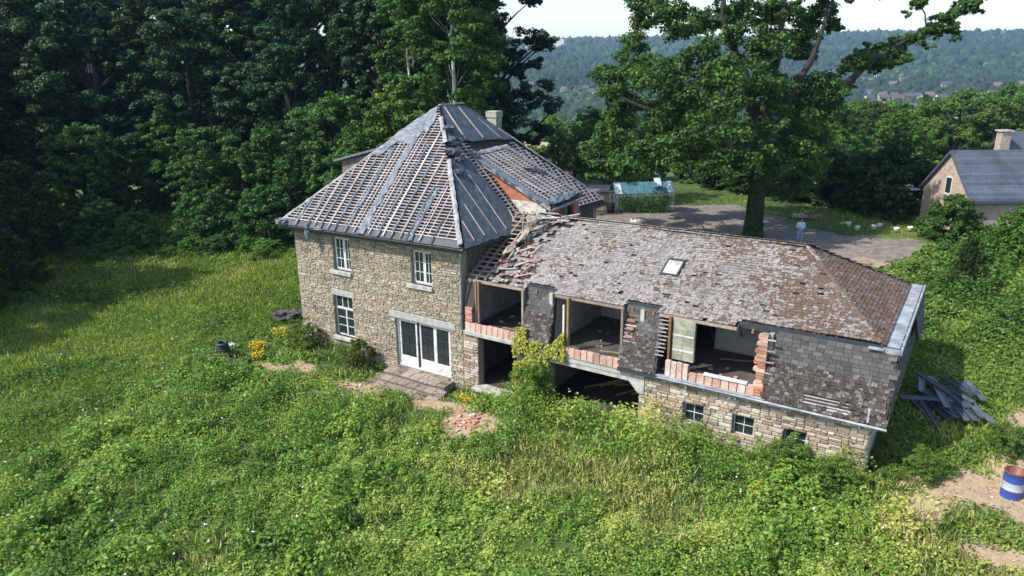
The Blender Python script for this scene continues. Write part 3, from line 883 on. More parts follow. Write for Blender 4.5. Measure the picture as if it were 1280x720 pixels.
slates = []          # (face, u, v, width, length, lift, material index)
def lay_slates(f, v0, v1, u0, u1, ex, wmin, wmax, mi, keep=lambda u, v: True, inside=None, drop=.012, loose=.03):
    v = v0; k = 0
    while v < v1:
        u = u0 - (k % 2) * wmin * .5 + rnd.uniform(-.03, .03)
        while u < u1:
            wd = rnd.uniform(wmin, wmax)
            uc = u + wd / 2
            if (inside or f.inside)(uc, v + ex * .5) and keep(uc, v) and rnd.random() > drop:
                slates.append((f, uc, v, wd - .012, ex * 1.35, rnd.uniform(.008, .02) + (rnd.random() < loose) * .03, mi, rnd.uniform(-.012, .012)))
            u += wd
        v += ex; k += 1
vtop = wf.uv((23.37, 4.5, zr(4.5)))[1]
def wf_in(u, v):
    if v < 0: return any(max(a, .95) < u < b for a, b in DORM)
    return v < vtop and u > .98 and wf.inside(u, v) 
def wf_keep(u, v):
    if 8.05 < u < 8.78 and 1.72 < v < 2.66: return False              # rooflight
    for (a, b, c, r_) in ((8.3, .75, 0, .15), (8.75, .55, 0, .15), (8.45, 1.15, 0, .12), (8.2, 1.45, 0, .1)):
        if (u - a) ** 2 + ((v - b) * 1.5) ** 2 < r_ ** 2 * 1.6: return False
    if u < 2.9 and v < 1.9 - .35 * (u - 1) + .3 * math.sin(u * 7): return rnd.random() < .35
    if u < 1.5 + v * .42: return rnd.random() < .5
    return True
lay_slates(wf, -.36, vtop - .05, .95, 16.3, .135, .15, .24, 0, wf_keep, wf_in, .02, .07)
lay_slates(wh, -.04, 3.9, 0, 7.8, .135, .15, .24, 1, loose=.08)
lay_slates(wr, -.04, 4.3, 0, 15, .3, .4, .5, 0)
# mansard fields
MANS = [(13.5, 14.82), (17.95, 19.42), (23.3, 27.15)]
mfs = []
for k, (a, b) in enumerate(MANS):
    A = (a, -.15, 2.47); B = (b, -.15, 2.47); Cc = (a, .5, 4.85); D = (b, .5, 4.85)
    f = Face(A, B, Cc, [A, B, D, Cc]); mfs.append(f)
    mb = MB(); f.sheet(mb, -.003, .06); mb.build('mansard_boarding', deck_m, H)
    L_ = b - a
    def kp(u, v, k=k):
        if k == 2 and 1.35 < u < 2.75 and .12 < v < .5: return rnd.random() < .15
        if k == 2 and 1.9 < u < 3.3 and .0 < v < .3: return rnd.random() < .5
        if k == 1 and u < .45 and .9 < v < 1.9: return rnd.random() < .3
        if k == 2 and u < .12: return rnd.random() < .4
        return True
    lay_slates(f, .0, 1.42, 0, L_, .11, .14, .19, 3, kp, loose=.1)
    lay_slates(f, 1.42, 2.4, 0, L_, .14, .22, .3, 2, kp, loose=.0, drop=.004)
fe = Face((27.15, -.15, 2.47), (27.15, 8.6, 2.47), (27.15, .5, 4.85), [(27.15, -.15, 2.47), (27.15, 8.6, 2.47), (27.15, 8.6, 4.82), (27.15, .5, 4.82)])
mb = MB(); mb.poly([(27.147, -.14, 2.47), (27.147, 8.6, 2.47), (27.147, 8.6, 4.82), (27.147, .5, 4.82)], (-.08, 0, 0)); mb.build('end_boarding', deck_m, H)
lay_slates(fe, 0, 2.3, 0, 8.7, .15, .2, .3, 2)
# flared slate apron far along the right end
fl = Face((27.44, 5.0, 3.75), (27.44, 6.8, 3.75), (27.2, 5.0, 4.8), [(27.44, 5.0, 3.75), (27.44, 6.8, 3.75), (27.2, 8.2, 4.8), (27.2, 5.0, 4.8)])
mb = MB(); fl.sheet(mb, 0, .07); mb.build('apron', deck_m, H)
lay_slates(fl, 0, 1.4, 0, 3.1, .15, .2, .3, 2)

def slate_proto(seed):
    r = random.Random(seed); j = lambda a: r.uniform(-a, a)
    c = .06 + abs(j(.05))
    b = [(-.5, .0 + j(.05)), (-.5 + c, -.02 + j(.04)), (.5 - c, -.02 + j(.05)), (.5, .04 + j(.05)), (.5, 1), (-.5, 1)]
    b = [(-.5, .05 + j(.05)), (-.5 + c, j(.04)), (.1 + j(.1), j(.05)), (.5 - c, j(.04)), (.5, .05 + j(.05)), (.5, 1), (-.5, 1)]
    n = len(b)
    v = [(x, y, 0 if y > .5 else .0) for x, y in b] + [(x, y, 1 if y < .5 else 1) for x, y in b]
    f = [tuple(range(n, 2 * n))] + [(i, (i + 1) % n, n + (i + 1) % n, n + i) for i in range(n)]
    return v, f
SLP = [slate_proto(k) for k in range(8)]
SLM = [slate_m, hipslate_m, dslate_m, oslate_m]
SL_ME = {}
def slate_me(k, mi):
    if (k, mi) not in SL_ME:
        v, f = SLP[k]; me = bpy.data.meshes.new('slate'); me.from_pydata(v, [], f); me.materials.append(SLM[mi]); SL_ME[(k, mi)] = me
    return SL_ME[(k, mi)]
def slate_frame(s):
    f, u, v, wd, ln, th, mi, rot = s
    tilt = .12 if mi != 3 else .13
    U = f.U * math.cos(rot) + f.V * math.sin(rot); V = (f.V * math.cos(rot) - f.U * math.sin(rot))
    Vt = (V * math.cos(tilt) - f.N * math.sin(tilt)); Nt = U.cross(Vt)
    o = f.P(u, v, .012 + ln * math.sin(tilt))
    return o, U * wd, Vt * ln, Nt * (.008 + th * .6)
def skey(s):
    o = s[0].P(s[1], s[2]); d = o - CAM
    fac = max(0.02, -(s[0].N.dot(d.normalized())))
    if s[0] in (wr, fe): fac = .001
    return -s[3] * s[4] * fac / d.length ** 2
slates.sort(key=skey)
bulk = MB()
for n, s in enumerate(slates):
    o, a, b, c = slate_frame(s); k = rnd.randrange(8)
    if n < 300:
        ob = link('slate', slate_me(k, s[6]), H)
        mt = Matrix(((a.x, b.x, c.x, o.x), (a.y, b.y, c.y, o.y), (a.z, b.z, c.z, o.z), (0, 0, 0, 1)))
        ob.matrix_local = mt
    else:
        v, f = SLP[k]; bulk.m = s[6]; bulk.tint = rnd.random()
        bulk.add([o + a * x + b * y + c * z for x, y, z in v], f)
bulk.build('slating', SLM, H, kind='stuff')
# clumps of moss and lichen on the slates
V = []; Fc = []; n = 0
pr = random.Random(4)
def moss(f, u, v, r):
    global n
    c = f.P(u, v, .03); k = 5; vs = [c + f.N * r * .45]
    for i in range(k):
        t = 2 * math.pi * i / k + pr.random(); q_ = r * pr.uniform(.7, 1.3); vs.append(c + f.U * q_ * math.cos(t) + f.V * q_ * math.sin(t) - f.N * .01)
    V.extend([tuple(x) for x in vs]); Fc.extend([(n, n + 1 + i, n + 1 + (i + 1) % k) for i in range(k)]); n += k + 1
tries = 0
while tries < 15000:
    tries += 1
    u, v = pr.uniform(1, 16.2), pr.uniform(-.3, vtop)
    if not wf_in(u, v): continue
    d = float(vn(u, v * 1.3, 1.5, 77, 3)) 
    if pr.random() < max(0, (d - .46)) * 2.6 + .05: moss(wf, u, v, pr.uniform(.015, .05))
for _ in range(4500):
    u, v = pr.uniform(0, 7.8), pr.uniform(0, 3.9)
    if wh.inside(u, v) and pr.random() < .25 + .9 * float(vn(u, v, 1.2, 78, 2)): moss(wh, u, v, pr.uniform(.02, .05))
for _ in range(900):
    u, v = pr.uniform(0, 3.8), abs(pr.gauss(0, .5))
    if v < 1.4 and float(vn(u, v, .8, 79, 2)) > .45: moss(mfs[2], u, v, pr.uniform(.015, .035))
mb = MB(); mb.v = V; mb.f = Fc; mb.mi = [0] * len(Fc); mb.build('moss_clumps', moss_m, H, kind='stuff')
# hip and ridge tiles
def ridge_run(p, q, wid, nm='ridge_tile', m=slate_m):
    p = Vector(p); q = Vector(q); d = q - p; L_ = d.length; k = int(L_ / .36); d.normalize()
    side = d.cross(Vector((0, 0, 1))).normalized(); up = side.cross(d)
    for i in range(k):
        a = p + d * (L_ * i / k); b = p + d * (L_ * (i + 1) / k - .01); dz = rnd.uniform(0, .015)
        mb = MB(); mb.tint = rnd.choice((.3, .5, .85, .25))
        h = wid * .42
        pr_ = [(-wid, -h), (-wid * .5, -h * .3), (0, 0), (wid * .5, -h * .3), (wid, -h)]
        vs = [x + side * s_ + up * (t_ + .05 + dz) for x in (a, b) for s_, t_ in pr_] + [x + side * s_ + up * (t_ + .02 + dz) for x in (a, b) for s_, t_ in pr_]
        fs = [(j, j + 1, 5 + j + 1, 5 + j) for j in range(4)] + [(j, 10 + j, 10 + j + 1, j + 1) for j in range(4)] + [(5 + j, 5 + j + 1, 15 + j + 1, 15 + j) for j in range(4)]
        mb.add(vs, fs); mb.build(nm, m, H)
AP = Vector((23.37, 4.5, zr(4.5)))
ridge_run((12.9, 4.5, zr(4.5)), AP, .15)
ridge_run((26.62, .66, 4.96), AP, .11, 'hip_tile')
# rooflight
mb = MB()
for a, b, c, d in ((8.05, 1.72, 8.12, 2.66), (8.71, 1.72, 8.78, 2.66), (8.12, 1.72, 8.71, 1.8), (8.12, 2.58, 8.71, 2.66)): wf.slab(mb, a, b, c, d, .0, .09)
sk = mb.build('rooflight', lead_m, H); mb = MB(); wf.slab(mb, 8.12, 1.8, 8.71, 2.58, .03, .07); mb.build('rooflight_pane', conc_m, sk)
# dark undercut strip under the recessed eaves, white edge on the right end, zinc tray
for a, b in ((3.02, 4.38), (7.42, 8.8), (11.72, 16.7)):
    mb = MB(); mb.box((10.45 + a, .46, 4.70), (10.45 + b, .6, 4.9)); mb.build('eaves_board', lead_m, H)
for a, b in DORM:
    mb = MB(); mb.box((10.45 + a + .03, .29, 4.62), (10.45 + b - .03, .335, 4.74)); mb.build('eaves_board', old_m, H)
    for uu_ in (a, b):
        mb = MB(); mb.poly([(10.45 + uu_ - .02, .28, 4.62), (10.45 + uu_ - .02, .6, 4.78), (10.45 + uu_ - .02, .6, 4.9), (10.45 + uu_ - .02, .28, 4.74)], (.04, 0, 0)); mb.build('eaves_cheek', lead_m, H)
for k, (a, b) in enumerate(((.45, 3.1), (3.11, 5.6), (5.61, 7.3), (7.31, 8.6))):
    mb = MB(); mb.box((26.74, a, 4.80), (27.24, b - .01, 4.885 + .004 * (k % 2))); mb.build('zinc_tray', zinc_m if k != 2 else pmemb_m, H)
mb = MB(); mb.box((27.2, .42, 4.74), (27.26, 8.62, 4.93)); mb.box((26.72, .40, 4.74), (27.2, .445, 4.91)); mb.build('tray_edge', zinc_m, H)
mb = MB(); mb.box((26.3, .3, 4.83), (26.74, .44, 4.88)); mb.build('corner_zinc', zinc_m, H)
# eaves gutter of the mansard, brackets
mb = MB(); gut(mb, (19.5, -.17, 2.47), (27.2, -.17, 2.44), .07); mb.build('gutter', zinc_m, H, smooth=True)
mb = MB(); mb.box((19.45, -.2, 2.475), (23.4, -.04, 2.5)); mb.build('zinc_flashing', zinc_m, H)
mb = MB(); mb.box((17.9, -.2, 2.32), (19.5, .03, 2.46)); mb.build('lead_flashing', lead_m, H)
for x in (20.6, 22.4, 24.1, 24.9, 25.6, 26.4):
    mb = MB(); mb.box((x, -.19, 2.24), (x + .05, .02, 2.3)); mb.box((x, -.19, 2.3), (x + .05, -.16, 2.36)); mb.build('gutter_bracket', zinc_m, H)
mb = MB(); mb.tube([(22.3, -.15, 2.36), (22.26, -.28, 2.28), (22.02, -.34, 2.12)], .045, 8); mb.build('pipe_stub', old_m, H)
# floors, partitions, ceiling
slab('floor_slab', (10.42, .02, 2.3), (26.65, 8.25, 2.46), floor_m, 0)
slab('slab_edge', (10.5, -.12, 2.3), (14.79, .015, 2.48), conc_m, .02)
slab('ground_slab', (10.42, .1, -.35), (26.6, 8.2, -.06), deck_m, 0)
slab('ceiling', (10.42, .7, 4.74), (26.6, 8.2, 4.78), plaster_m, 0)
slab('rear_wall', (10.42, 8.26, -.3), (26.7, 8.6, 4.85), mortar_m, 0)
slab('end_wall', (26.35, .43, -.3), (26.69, 8.25, 4.73), mortar_m, 0)
slab('partition', (10.42, .3, 2.47), (10.52, 4.9, 4.73), plaster_m, 0)
slab('partition', (14.6, .3, 2.47), (14.75, 8.2, 4.73), plaster_m, 0)
slab('partition', (18.55, .3, 2.47), (18.7, 8.2, 4.73), plaster_m, 0)
slab('partition', (23.25, .25, 2.47), (23.4, 8.2, 4.73), plaster_m, 0)
slab('partition', (10.53, 4.92, 2.47), (14.59, 5.05, 4.73), plaster_m, 0)
slab('partition', (14.76, 4.75, 2.47), (18.54, 4.9, 4.73), plaster_m, 0)
slab('partition', (20.45, 3.55, 2.47), (23.24, 3.7, 4.73), plaster_m, 0)
slab('partition', (10.42, .43, -.05), (10.55, 6.0, 2.29), floor_m, 0)
slab('partition', (13.9, .45, -.05), (14.2, 8.2, 2.29), mortar_m, 0)
slab('partition', (10.56, 6.1, -.05), (13.89, 6.2, 2.29), floor_m, 0)
slab('partition', (14.21, 7.0, -.05), (19.9, 7.2, 2.29), floor_m, 0)
slab('partition', (19.95, .45, -.05), (20.1, 8.2, 2.29), floor_m, 0)
# white panel and switch box in the middle room, painted scrawl in the right one
slab('wall_cabinet', (15.4, 4.35, 3.3), (16.1, 4.74, 4.3), white_m)
slab('wall_pipe', (17.35, 4.6, 2.9), (17.42, 4.74, 4.2), lead_m, 0)
slab('wall_bracket', (17.0, 4.55, 3.7), (17.5, 4.74, 3.85), lead_m, 0)
mb = MB()
for k, pts in enumerate(([(21.6, 4.0), (21.75, 3.9), (21.7, 3.7), (21.85, 3.6)], [(21.55, 3.95), (21.75, 4.05), (21.95, 3.85)], [(21.8, 3.65), (22.0, 3.75), (22.15, 3.7), (22.2, 3.55), (22.35, 3.55)], [(21.9, 3.5), (21.95, 3.2)], [(22.3, 3.6), (22.33, 3.95)], [(22.1, 3.9), (22.25, 3.75), (22.35, 3.85)])):
    for (a, b), (c, d) in zip(pts, pts[1:]):
        dv = Vector((c - a, 0, d - b)); sd_ = Vector((-dv.z, 0, dv.x)).normalized() * (.05 if k < 3 else .025)
        mb.poly([Vector((a-.45, 3.542 - .001 * k, b)) - sd_, Vector((c-.45, 3.542 - .001 * k, d)) - sd_, Vector((c-.45, 3.542 - .001 * k, d)) + sd_, Vector((a-.45, 3.542 - .001 * k, b)) + sd_])
mb.build('painted_scrawl', black_m, H)
# brick parapets under the big openings
BR_ME = []
for k in range(6):
    r = random.Random(k); mb = MB(); mb.box((-.5, -.5, -.5), (.5, .5, .5)); mb.v = [(x * (1 + r.uniform(-.04, .03)), y + r.uniform(-.04, .04), z + r.uniform(-.03, .03)) for x, y, z in mb.v]
    me = bpy.data.meshes.new('brick'); me.from_pydata(mb.v, [], mb.f); me.materials.append(hollow_m if k < 3 else brick_m); BR_ME.append(me)
def brick(c, s, k=None, rot=(0, 0, 0), par=None, **kw):
    return link('brick', BR_ME[rnd.randrange(3) if k is None else k], H if par is None else par, c, rot, s, **kw)
for (a, b, z0, z1, wd) in ((10.58, 13.46, 2.49, 2.86, .29), (15.42, 17.93, 2.34, 2.7, .29), (20.66, 23.02, 2.51, 2.83, .3), (19.75, 20.64, 2.51, 3.1, .22)):
    n_ = round((b - a) / wd); wd = (b - a) / n_
    for i in range(n_):
        dz = rnd.uniform(-.02, .02)
        brick((a + wd * (i + .5), -.0 + rnd.uniform(-.012, .012), (z0 + z1) / 2 + dz / 2), (wd - .035, .17, z1 - z0 + dz))
    mb = MB(); mb.box((a, -.04, z0), (b, .06, z1 - .05)); mb.build('parapet_core', mortar_m, H)
for j in range(5):
    brick((10.78, .02, 2.98 + j * .13), (.36 - .03 * (j % 2), .16, .11), 3 + j % 3)
brick((15.2, .0, 2.62), (.4, .16, .3)); brick((15.25, .02, 2.85), (.3, .14, .14), 4)
slab('timber_strip', (21.2, -.12, 2.86), (22.75, .08, 2.92), white_m, .006)
slab('loose_beam', (15.6, -.09, 2.32), (17.9, -.04, 2.37), old_m, .004)
# block infill, timber posts, ragged brick pier
for j in range(8):
    for i in range(2):
        x0_ = 19.87 + i * .42; mb = MB(); mb.tint = rnd.random(); mb.box((x0_, .22, 3.1 + j * .195), (x0_ + .412, .38, 3.1 + j * .195 + .188)); mb.build('concrete_block', block_m, H)
slab('mortar_smear', (19.9, .205, 4.03), (20.66, .22, 4.09), white_m, 0); slab('mortar_smear', (19.9, .205, 3.45), (20.68, .22, 3.52), white_m, 0)
for x, z0, m_ in ((11.0, 2.87, brown_m), (13.38, 2.87, old_m), (15.5, 2.7, brown_m), (17.84, 2.7, old_m), (19.74, 3.1, brown_m), (11.14, 2.87, old_m)):
    mb = MB(); mb.tint = rnd.random(); mb.box((x, .12, z0), (x + .085, .27, 4.72)); mb.build('post', m_, H)
slab('white_jamb', (15.3, .15, 3.2), (15.38, .22, 4.4), white_m, .004)
for j in range(14):
    w_ = rnd.uniform(.22, .4)
    brick((23.28 - w_ / 2, .16, 2.9 + j * .135), (w_, .24, .11), 3 + j % 3 if j % 4 else 1)
    if j % 3 == 0:
        mb = MB(); mb.box((22.98, .02, 2.96 + j * .135), (23.55, .1, 2.985 + j * .135)); mb.tint = .9; mb.build('lath', batten_m, H)
mb = MB(); mb.box((22.98, .06, 2.46), (23.3, .3, 2.84)); mb.box((23.05, .08, 2.84), (23.28, .29, 4.75)); mb.build('pier_core', mortar_m, H)
for j in range(3): brick((23.15, .0, 2.58 + j * .11), (.3, .16, .09), 3 + j % 3)
# stub laths where slates have fallen
for j in range(10):
    mb = MB(); mb.tint = rnd.random(); z = 3.2 + j * .14; y = -.17 + (z - 2.47) * .27
    mb.box((19.3, y - .02, z), (19.3 + rnd.uniform(.3, .42), y + .02, z + .035)); mb.build('lath', batten_m, H)
for j in range(6):
    z = 3.45 + j * .15; y = -.17 + (z - 2.47) * .27
    mb = MB(); mb.tint = rnd.random(); mb.box((17.98, y - .03, z), (18.0 + rnd.uniform(.25, .5), y, z + .04)); mb.build('lath', batten_m, H)
    if j % 2: brick((18.2, y - .01, z + .07), (.3, .08, .07), 3 + j % 3)
for j in range(4):
    mb = MB(); mb.tint = .9 - .1 * j; mfs[2].bar(mb, (1.3, .14 + j * .11), (2.8, .15 + j * .11), .035, .0, .03); mb.build('lath', batten_m, H)
mb = MB(); mfs[2].slab(mb, 2.1, .05, 3.0, .2, .0, .02); mfs[2].slab(mb, 3.3, .04, 3.36, .5, .02, .05); mb.build('bare_patch', pmemb_m, H)
# narrow dark strip beside the downpipe and dormer side cheeks
mb = MB(); mb.poly([(10.5, -.02, 3.3), (10.98, -.02, 3.3), (10.98, .3, 4.66), (10.5, .3, 4.66)], (0, .05, 0)); mb.build('tarred_strip', dslate_m, H)
for x in (13.5, 14.82, 17.95, 19.42, 23.3):
    mb = MB(); mb.poly([(x - .02, -.12, 2.5), (x - .02, .52, 4.84), (x - .02, .6, 4.84), (x - .02, .3, 2.5)], (.03, 0, 0)); mb.build('dormer_cheek', lead_m, H)
# bare rafters at the broken left end
for u in (.06, .5, .95):
    mb = MB(); mb.tint = rnd.random(); wf.bar(mb, (u, -.3), (u, vtop), .07, -.1, .03); mb.build('rafter', old_m, H)
v = -.15
while v < vtop:
    mb = MB(); mb.tint = rnd.random(); wf.bar(mb, (.02, v), (.99, v + rnd.uniform(-.03, .03)), .06, .03, .065); mb.build('roof_batten', old_m, H); v += .29
wf_l = [(1.0, 1.3, 1.35, 3.9, .28), (1.15, 2.0, 2.4, 4.0, .2), (1.3, 3.0, 2.8, 4.2, .16), ]
for k, (a, b, c, d, wd) in enumerate(wf_l): ribbon('torn_felt', [(a, b), ((a + c) / 2 + .1, (b + d) / 2), (c, d)], wd, lead_m if k % 2 else old_m, wf, .1, .16, .15)
post = MB(); post.tube([(11.45, 3.3, 6.3), (11.5, 3.35, 7.25)], .04, 6); post.build('leaning_post', old_m, H)
for k in range(9):
    a = (1.0 + .05 * k, 3.2 + .08 * k); mb = MB(); mb.tint = rnd.random()
    p = wf.P(1.0 + .1 * k, 3.0 + .14 * k, .35 - .02 * k); q = wf.P(2.4 + .06 * k, 3.95 + .03 * k, .25)
    mb.tube([p, (p + q) / 2 + Vector((0, 0, -.12)), q], .012, 5); mb.build('loose_wire', lead_m, H)
for k in range(8):
    u, v = rnd.uniform(1.1, 2.6), rnd.uniform(3.7, 4.3); mb = MB(); mb.tint = rnd.random()
    L2 = rnd.uniform(.5, 1.1); an = rnd.uniform(-.4, .9); wf.bar(mb, (u, v), (u + L2 * math.cos(an), v + L2 * math.sin(an) * .5), .06, .12 + .03 * k, .16 + .03 * k); mb.build('loose_lath', batten_m, H)
# brick and tile rubble on the slates beside the bare rafters
for k in range(55):
    u = rnd.uniform(1.05, 3.0); v = rnd.uniform(-.2, 2.0) 
    if rnd.random() < .25 + (u - 1) * .3: continue
    brick(wf.P(u, v, .07), (rnd.uniform(.1, .26), rnd.uniform(.08, .16), rnd.uniform(.04, .09)), 3 + k % 3 if k % 3 else 1, (rnd.uniform(.2, .8), rnd.uniform(-.3, .3), rnd.uniform(0, 3)))
for k in range(7):
    u, v = rnd.uniform(1.1, 2.9), rnd.uniform(.0, 1.8); an = rnd.uniform(.2, 1.8); mb = MB(); mb.tint = rnd.random()
    wf.bar(mb, (u, v), (u + .7 * math.cos(an), v + .7 * math.sin(an)), .05, .1, .14); mb.build('loose_lath', batten_m, H)
# timbers and rubble inside the ground floor
for k in range(6):
    mb = MB(); mb.tint = rnd.random(); x = 15.3 + k * .5; mb.tube([(x, 2.2 + .5 * (k % 3), .0), (x + 1.4, 3.2, .35 + .15 * (k % 2)), (x + 2.2, 3.6, .1)], .06, 6); mb.build('fallen_timber', brown_m, H)

# ceiling joists, hanging wires and rubbish in the upper rooms
for (xa, xb) in ((10.6, 14.5), (14.85, 18.5), (18.8, 23.2)):
    x = xa + .2
    while x < xb - .1:
        mb = MB(); mb.tint = rnd.random(); mb.box((x, .35, 4.6), (x + .07, 3.5, 4.735)); mb.build('joist', brown_m, H); x += .52
    for k in range(3):
        x, y = rnd.uniform(xa + .4, xb - .4), rnd.uniform(.8, 2.4)
        mb = MB(); mb.tube([(x, y, 4.7), (x + rnd.uniform(-.1, .1), y, 4.2), (x + rnd.uniform(-.2, .2), y + .1, 3.7)], .012, 5); mb.build('hanging_wire', lead_m, H)
    for k in range(10):
        x, y = rnd.uniform(xa + .3, xb - .3), rnd.uniform(.4, 3.0)
        s_ = (rnd.uniform(.08, .25), rnd.uniform(.06, .15), rnd.uniform(.03, .08))
        link('debris', BR_ME[rnd.randrange(3)], H, (x, y, 2.47 + s_[2] / 2), (0, 0, rnd.uniform(0, 6)), s_)
    for k in range(2):
        x, y = rnd.uniform(xa + .3, xb - 1.6), rnd.uniform(.6, 2.6); a_ = rnd.uniform(-.5, 1.2)
        mb = MB(); mb.tint = rnd.random(); mb.obox((x, y, 2.49), (1.3 * math.cos(a_), 1.3 * math.sin(a_), .02), (-.08 * math.sin(a_), .08 * math.cos(a_), 0), (0, 0, .05)); mb.build('fallen_board', old_m, H)

# ------------------------------------------------------------ foliage colours
bramble_m = leaf_mat('bramble_leaves', [(0, srgb('#34561f')), (.3, srgb('#5b7f2f')), (.6, srgb('#83a143')), (.85, srgb('#a8b555')), (1, srgb('#c6bd72'))], trans=.35)
weed_m = leaf_mat('weed_leaves', [(0, srgb('#365322')), (.4, srgb('#5f7e34')), (.75, srgb('#889c48')), (1, srgb('#b0ab62'))], trans=.35)
grass_m = leaf_mat('meadow_grass', [(0, srgb('#3f5e24')), (.45, srgb('#708f36')), (.8, srgb('#98a74b')), (1, srgb('#bfb876'))], trans=.35)
dry_m = leaf_mat('dry_grass', [(0, srgb('#86924a')), (.5, srgb('#b0ad6c')), (1, srgb('#d2c894'))], trans=.3)
oak_m = leaf_mat('oak_leaves', [(0, srgb('#263d1a')), (.45, srgb('#3b5926')), (.8, srgb('#567430')), (1, srgb('#6e8a3e'))], trans=.3)
wood_m = leaf_mat('woodland_leaves', [(0, srgb('#20341d')), (.45, srgb('#314b2b')), (.8, srgb('#48653c')), (1, srgb('#617d4e'))], trans=.25)
hedge_m = leaf_mat('shrub_leaves', [(0, srgb('#2b4420')), (.45, srgb('#44642a')), (.8, srgb('#62823a')), (1, srgb('#7d984a'))], trans=.25)
ivy_m = leaf_mat('creeper_leaves', [(0, srgb('#77832e')), (.5, srgb('#a1a345')), (1, srgb('#c3bd62'))], trans=.3)
yellow_m = leaf_mat('yellow_flowers', [(0, srgb('#c9a81c')), (1, srgb('#e8cf38'))], trans=.3)
pink_m = leaf_mat('pink_flowers', [(0, srgb('#c96d6a')), (1, srgb('#e8b0a4'))], trans=.3)
whitef_m = leaf_mat('white_flowers', [(0, (.7, .7, .66)), (1, (.8, .8, .78))], trans=.2)
bark_m = plain_mat('bark', srgb('#3b3934'), srgb('#24221e'), scale=6, bumps=.8, rough=.95)
birch_m = plain_mat('birch_bark', srgb('#c9c6bd'), srgb('#6f6b63'), scale=5, thr=(.3, .45), rough=.8)
ivybark_m = plain_mat('mossy_bark', srgb('#45471f'), srgb('#25280f'), scale=7, bumps=.9, rough=.95)
earth_m = plain_mat('dry_earth', srgb('#958570'), srgb('#746552'), scale=1.6, rough=1)

# ground: one sheet to the horizon
m, nt, b = nmat('soil_and_turf')
p = geo_pos(nt)
n1 = noise(nt, .22, 6, .6, p); n2 = noise(nt, 3.5, 6, .7, p)
r1 = ramp(nt, [(.35, srgb('#3a4a20')), (.55, srgb('#4f6428')), (.75, srgb('#6b7434'))]); nt.links.new(n1.outputs[0], r1.inputs[0])
r2 = ramp(nt, [(.3, (.55,) * 3), (.7, (1.2,) * 3)]); nt.links.new(n2.outputs[0], r2.inputs[0])
c = mixc(nt, 1, r1.outputs[0], r2.outputs[0], 'MULTIPLY')
a = nt.nodes.new('ShaderNodeAttribute'); a.attribute_name = 'bare'
fac = mth(nt, 'ADD', mth(nt, 'MULTIPLY', a.outputs['Fac'], 1.0), mth(nt, 'MULTIPLY', mth(nt, 'SUBTRACT', n2.outputs[0], .5), .9), clamp=True)
rk = ramp(nt, [(.42, (0, 0, 0)), (.6, (1, 1, 1))]); nt.links.new(fac, rk.inputs[0])
n3 = noise(nt, 5, 6, .7, p); r3 = ramp(nt, [(.3, srgb('#8a765c')), (.7, srgb('#b8a182'))]); nt.links.new(n3.outputs[0], r3.inputs[0])
c = mixc(nt, rk.outputs[0], c, r3.outputs[0])
nt.links.new(c, b.inputs['Base Color']); b.inputs['Roughness'].default_value = 1
bump(nt, b, n2.outputs[0], .8, .06)
soil_m = m

def bareness(x, y):
    """where earth shows: by the barrel, before the steps, along the rubble"""
    o = np.zeros_like(np.asarray(x, float))
    for cx, cy, rx, ry, k in ((29.5, 0.5, 1.9, 1.5, 1), (31.3, 1.2, 1.5, 2.6, 1), (28.6, -1.0, .9, 1.0, .85), (31.4, 5.2, 1.2, 2.0, .95), (30.6, -2.6, 1.5, 1.0, .7), (12.9, -3.0, 1.3, 1.2, 1), (6.2, -2.6, 1.7, 1.0, .95), (10.6, -2.0, 2.4, .7, .8), (3.0, -2.6, 1.6, .5, .6), (1.5, -3.2, 1.6, .4, .7), (-1.2, -3.6, .7, .4, .6)):
        o = np.maximum(o, k * np.clip(1.35 - np.hypot((x - cx) / rx, (y - cy) / ry), 0, 1) * 1.3)
    return np.clip(o, 0, 1)
rad = np.concatenate([[0.0], np.arange(2, 40, .55), 40 * 1.035 ** np.arange(0, 160)])
rad = rad[rad < 9000]
NA = 420
ang = np.linspace(0, 2 * np.pi, NA, endpoint=False)
cx0, cy0 = 14.0, 2.0
X = cx0 + rad[:, None] * np.cos(ang); Y = cy0 + rad[:, None] * np.sin(ang)
Z = ground(X, Y)
inside = (X > .3) & (X < 26.3) & (Y > .35) & (Y < 8.2) | (X > .3) & (X < 10.2) & (Y > .35) & (Y < 12.6)
Z = np.where(inside, -.5, Z)
i, j = np.meshgrid(np.arange(len(rad) - 1), np.arange(NA), indexing='ij')
q = np.stack([i * NA + j, (i + 1) * NA + j, (i + 1) * NA + (j + 1) % NA, i * NA + (j + 1) % NA], -1).reshape(-1, 4)
me = np_mesh('ground', np.stack([X, Y, Z], -1).reshape(-1, 3), q, soil_m, smooth=True)
me.attributes.new('bare', 'FLOAT', 'POINT').data.foreach_set('value', bareness(X, Y).ravel().astype(np.float32))
link('ground', me, kind='structure')

# gravel yard behind the wing, draped on the ground
yard = [(6.5, 25.6), (2.5, 26.5), (1.0, 29.5), (4, 33.5), (8, 37.5), (11.5, 38.2), (14.5, 35.0), (17.6, 32.0), (21, 30.4), (25.5, 31.2), (26.8, 28), (25.6, 24.8), (24.8, 22.4), (23, 19.5), (18, 17.5), (12, 20.6)]
def in_poly(x, y, P):
    ins = np.zeros(np.shape(x), bool); n = len(P)
    for k in range(n):
        (x1, y1), (x2, y2) = P[k], P[(k + 1) % n]
        with np.errstate(divide='ignore', invalid='ignore'):
            c_ = ((y1 > y) != (y2 > y)) & (x < (x2 - x1) * (y - y1) / (y2 - y1 + 1e-12) + x1)
        ins ^= c_
    return ins
gx, gy = np.meshgrid(np.arange(-2, 30, .4), np.arange(15, 41, .4)); sh = gx.shape
jx = (vn(gx, gy, 1.6, 31) - .5) * 2.4; jy = (vn(gx, gy, 1.6, 41) - .5) * 2.4
ok = in_poly(gx + jx, gy + jy, yard)
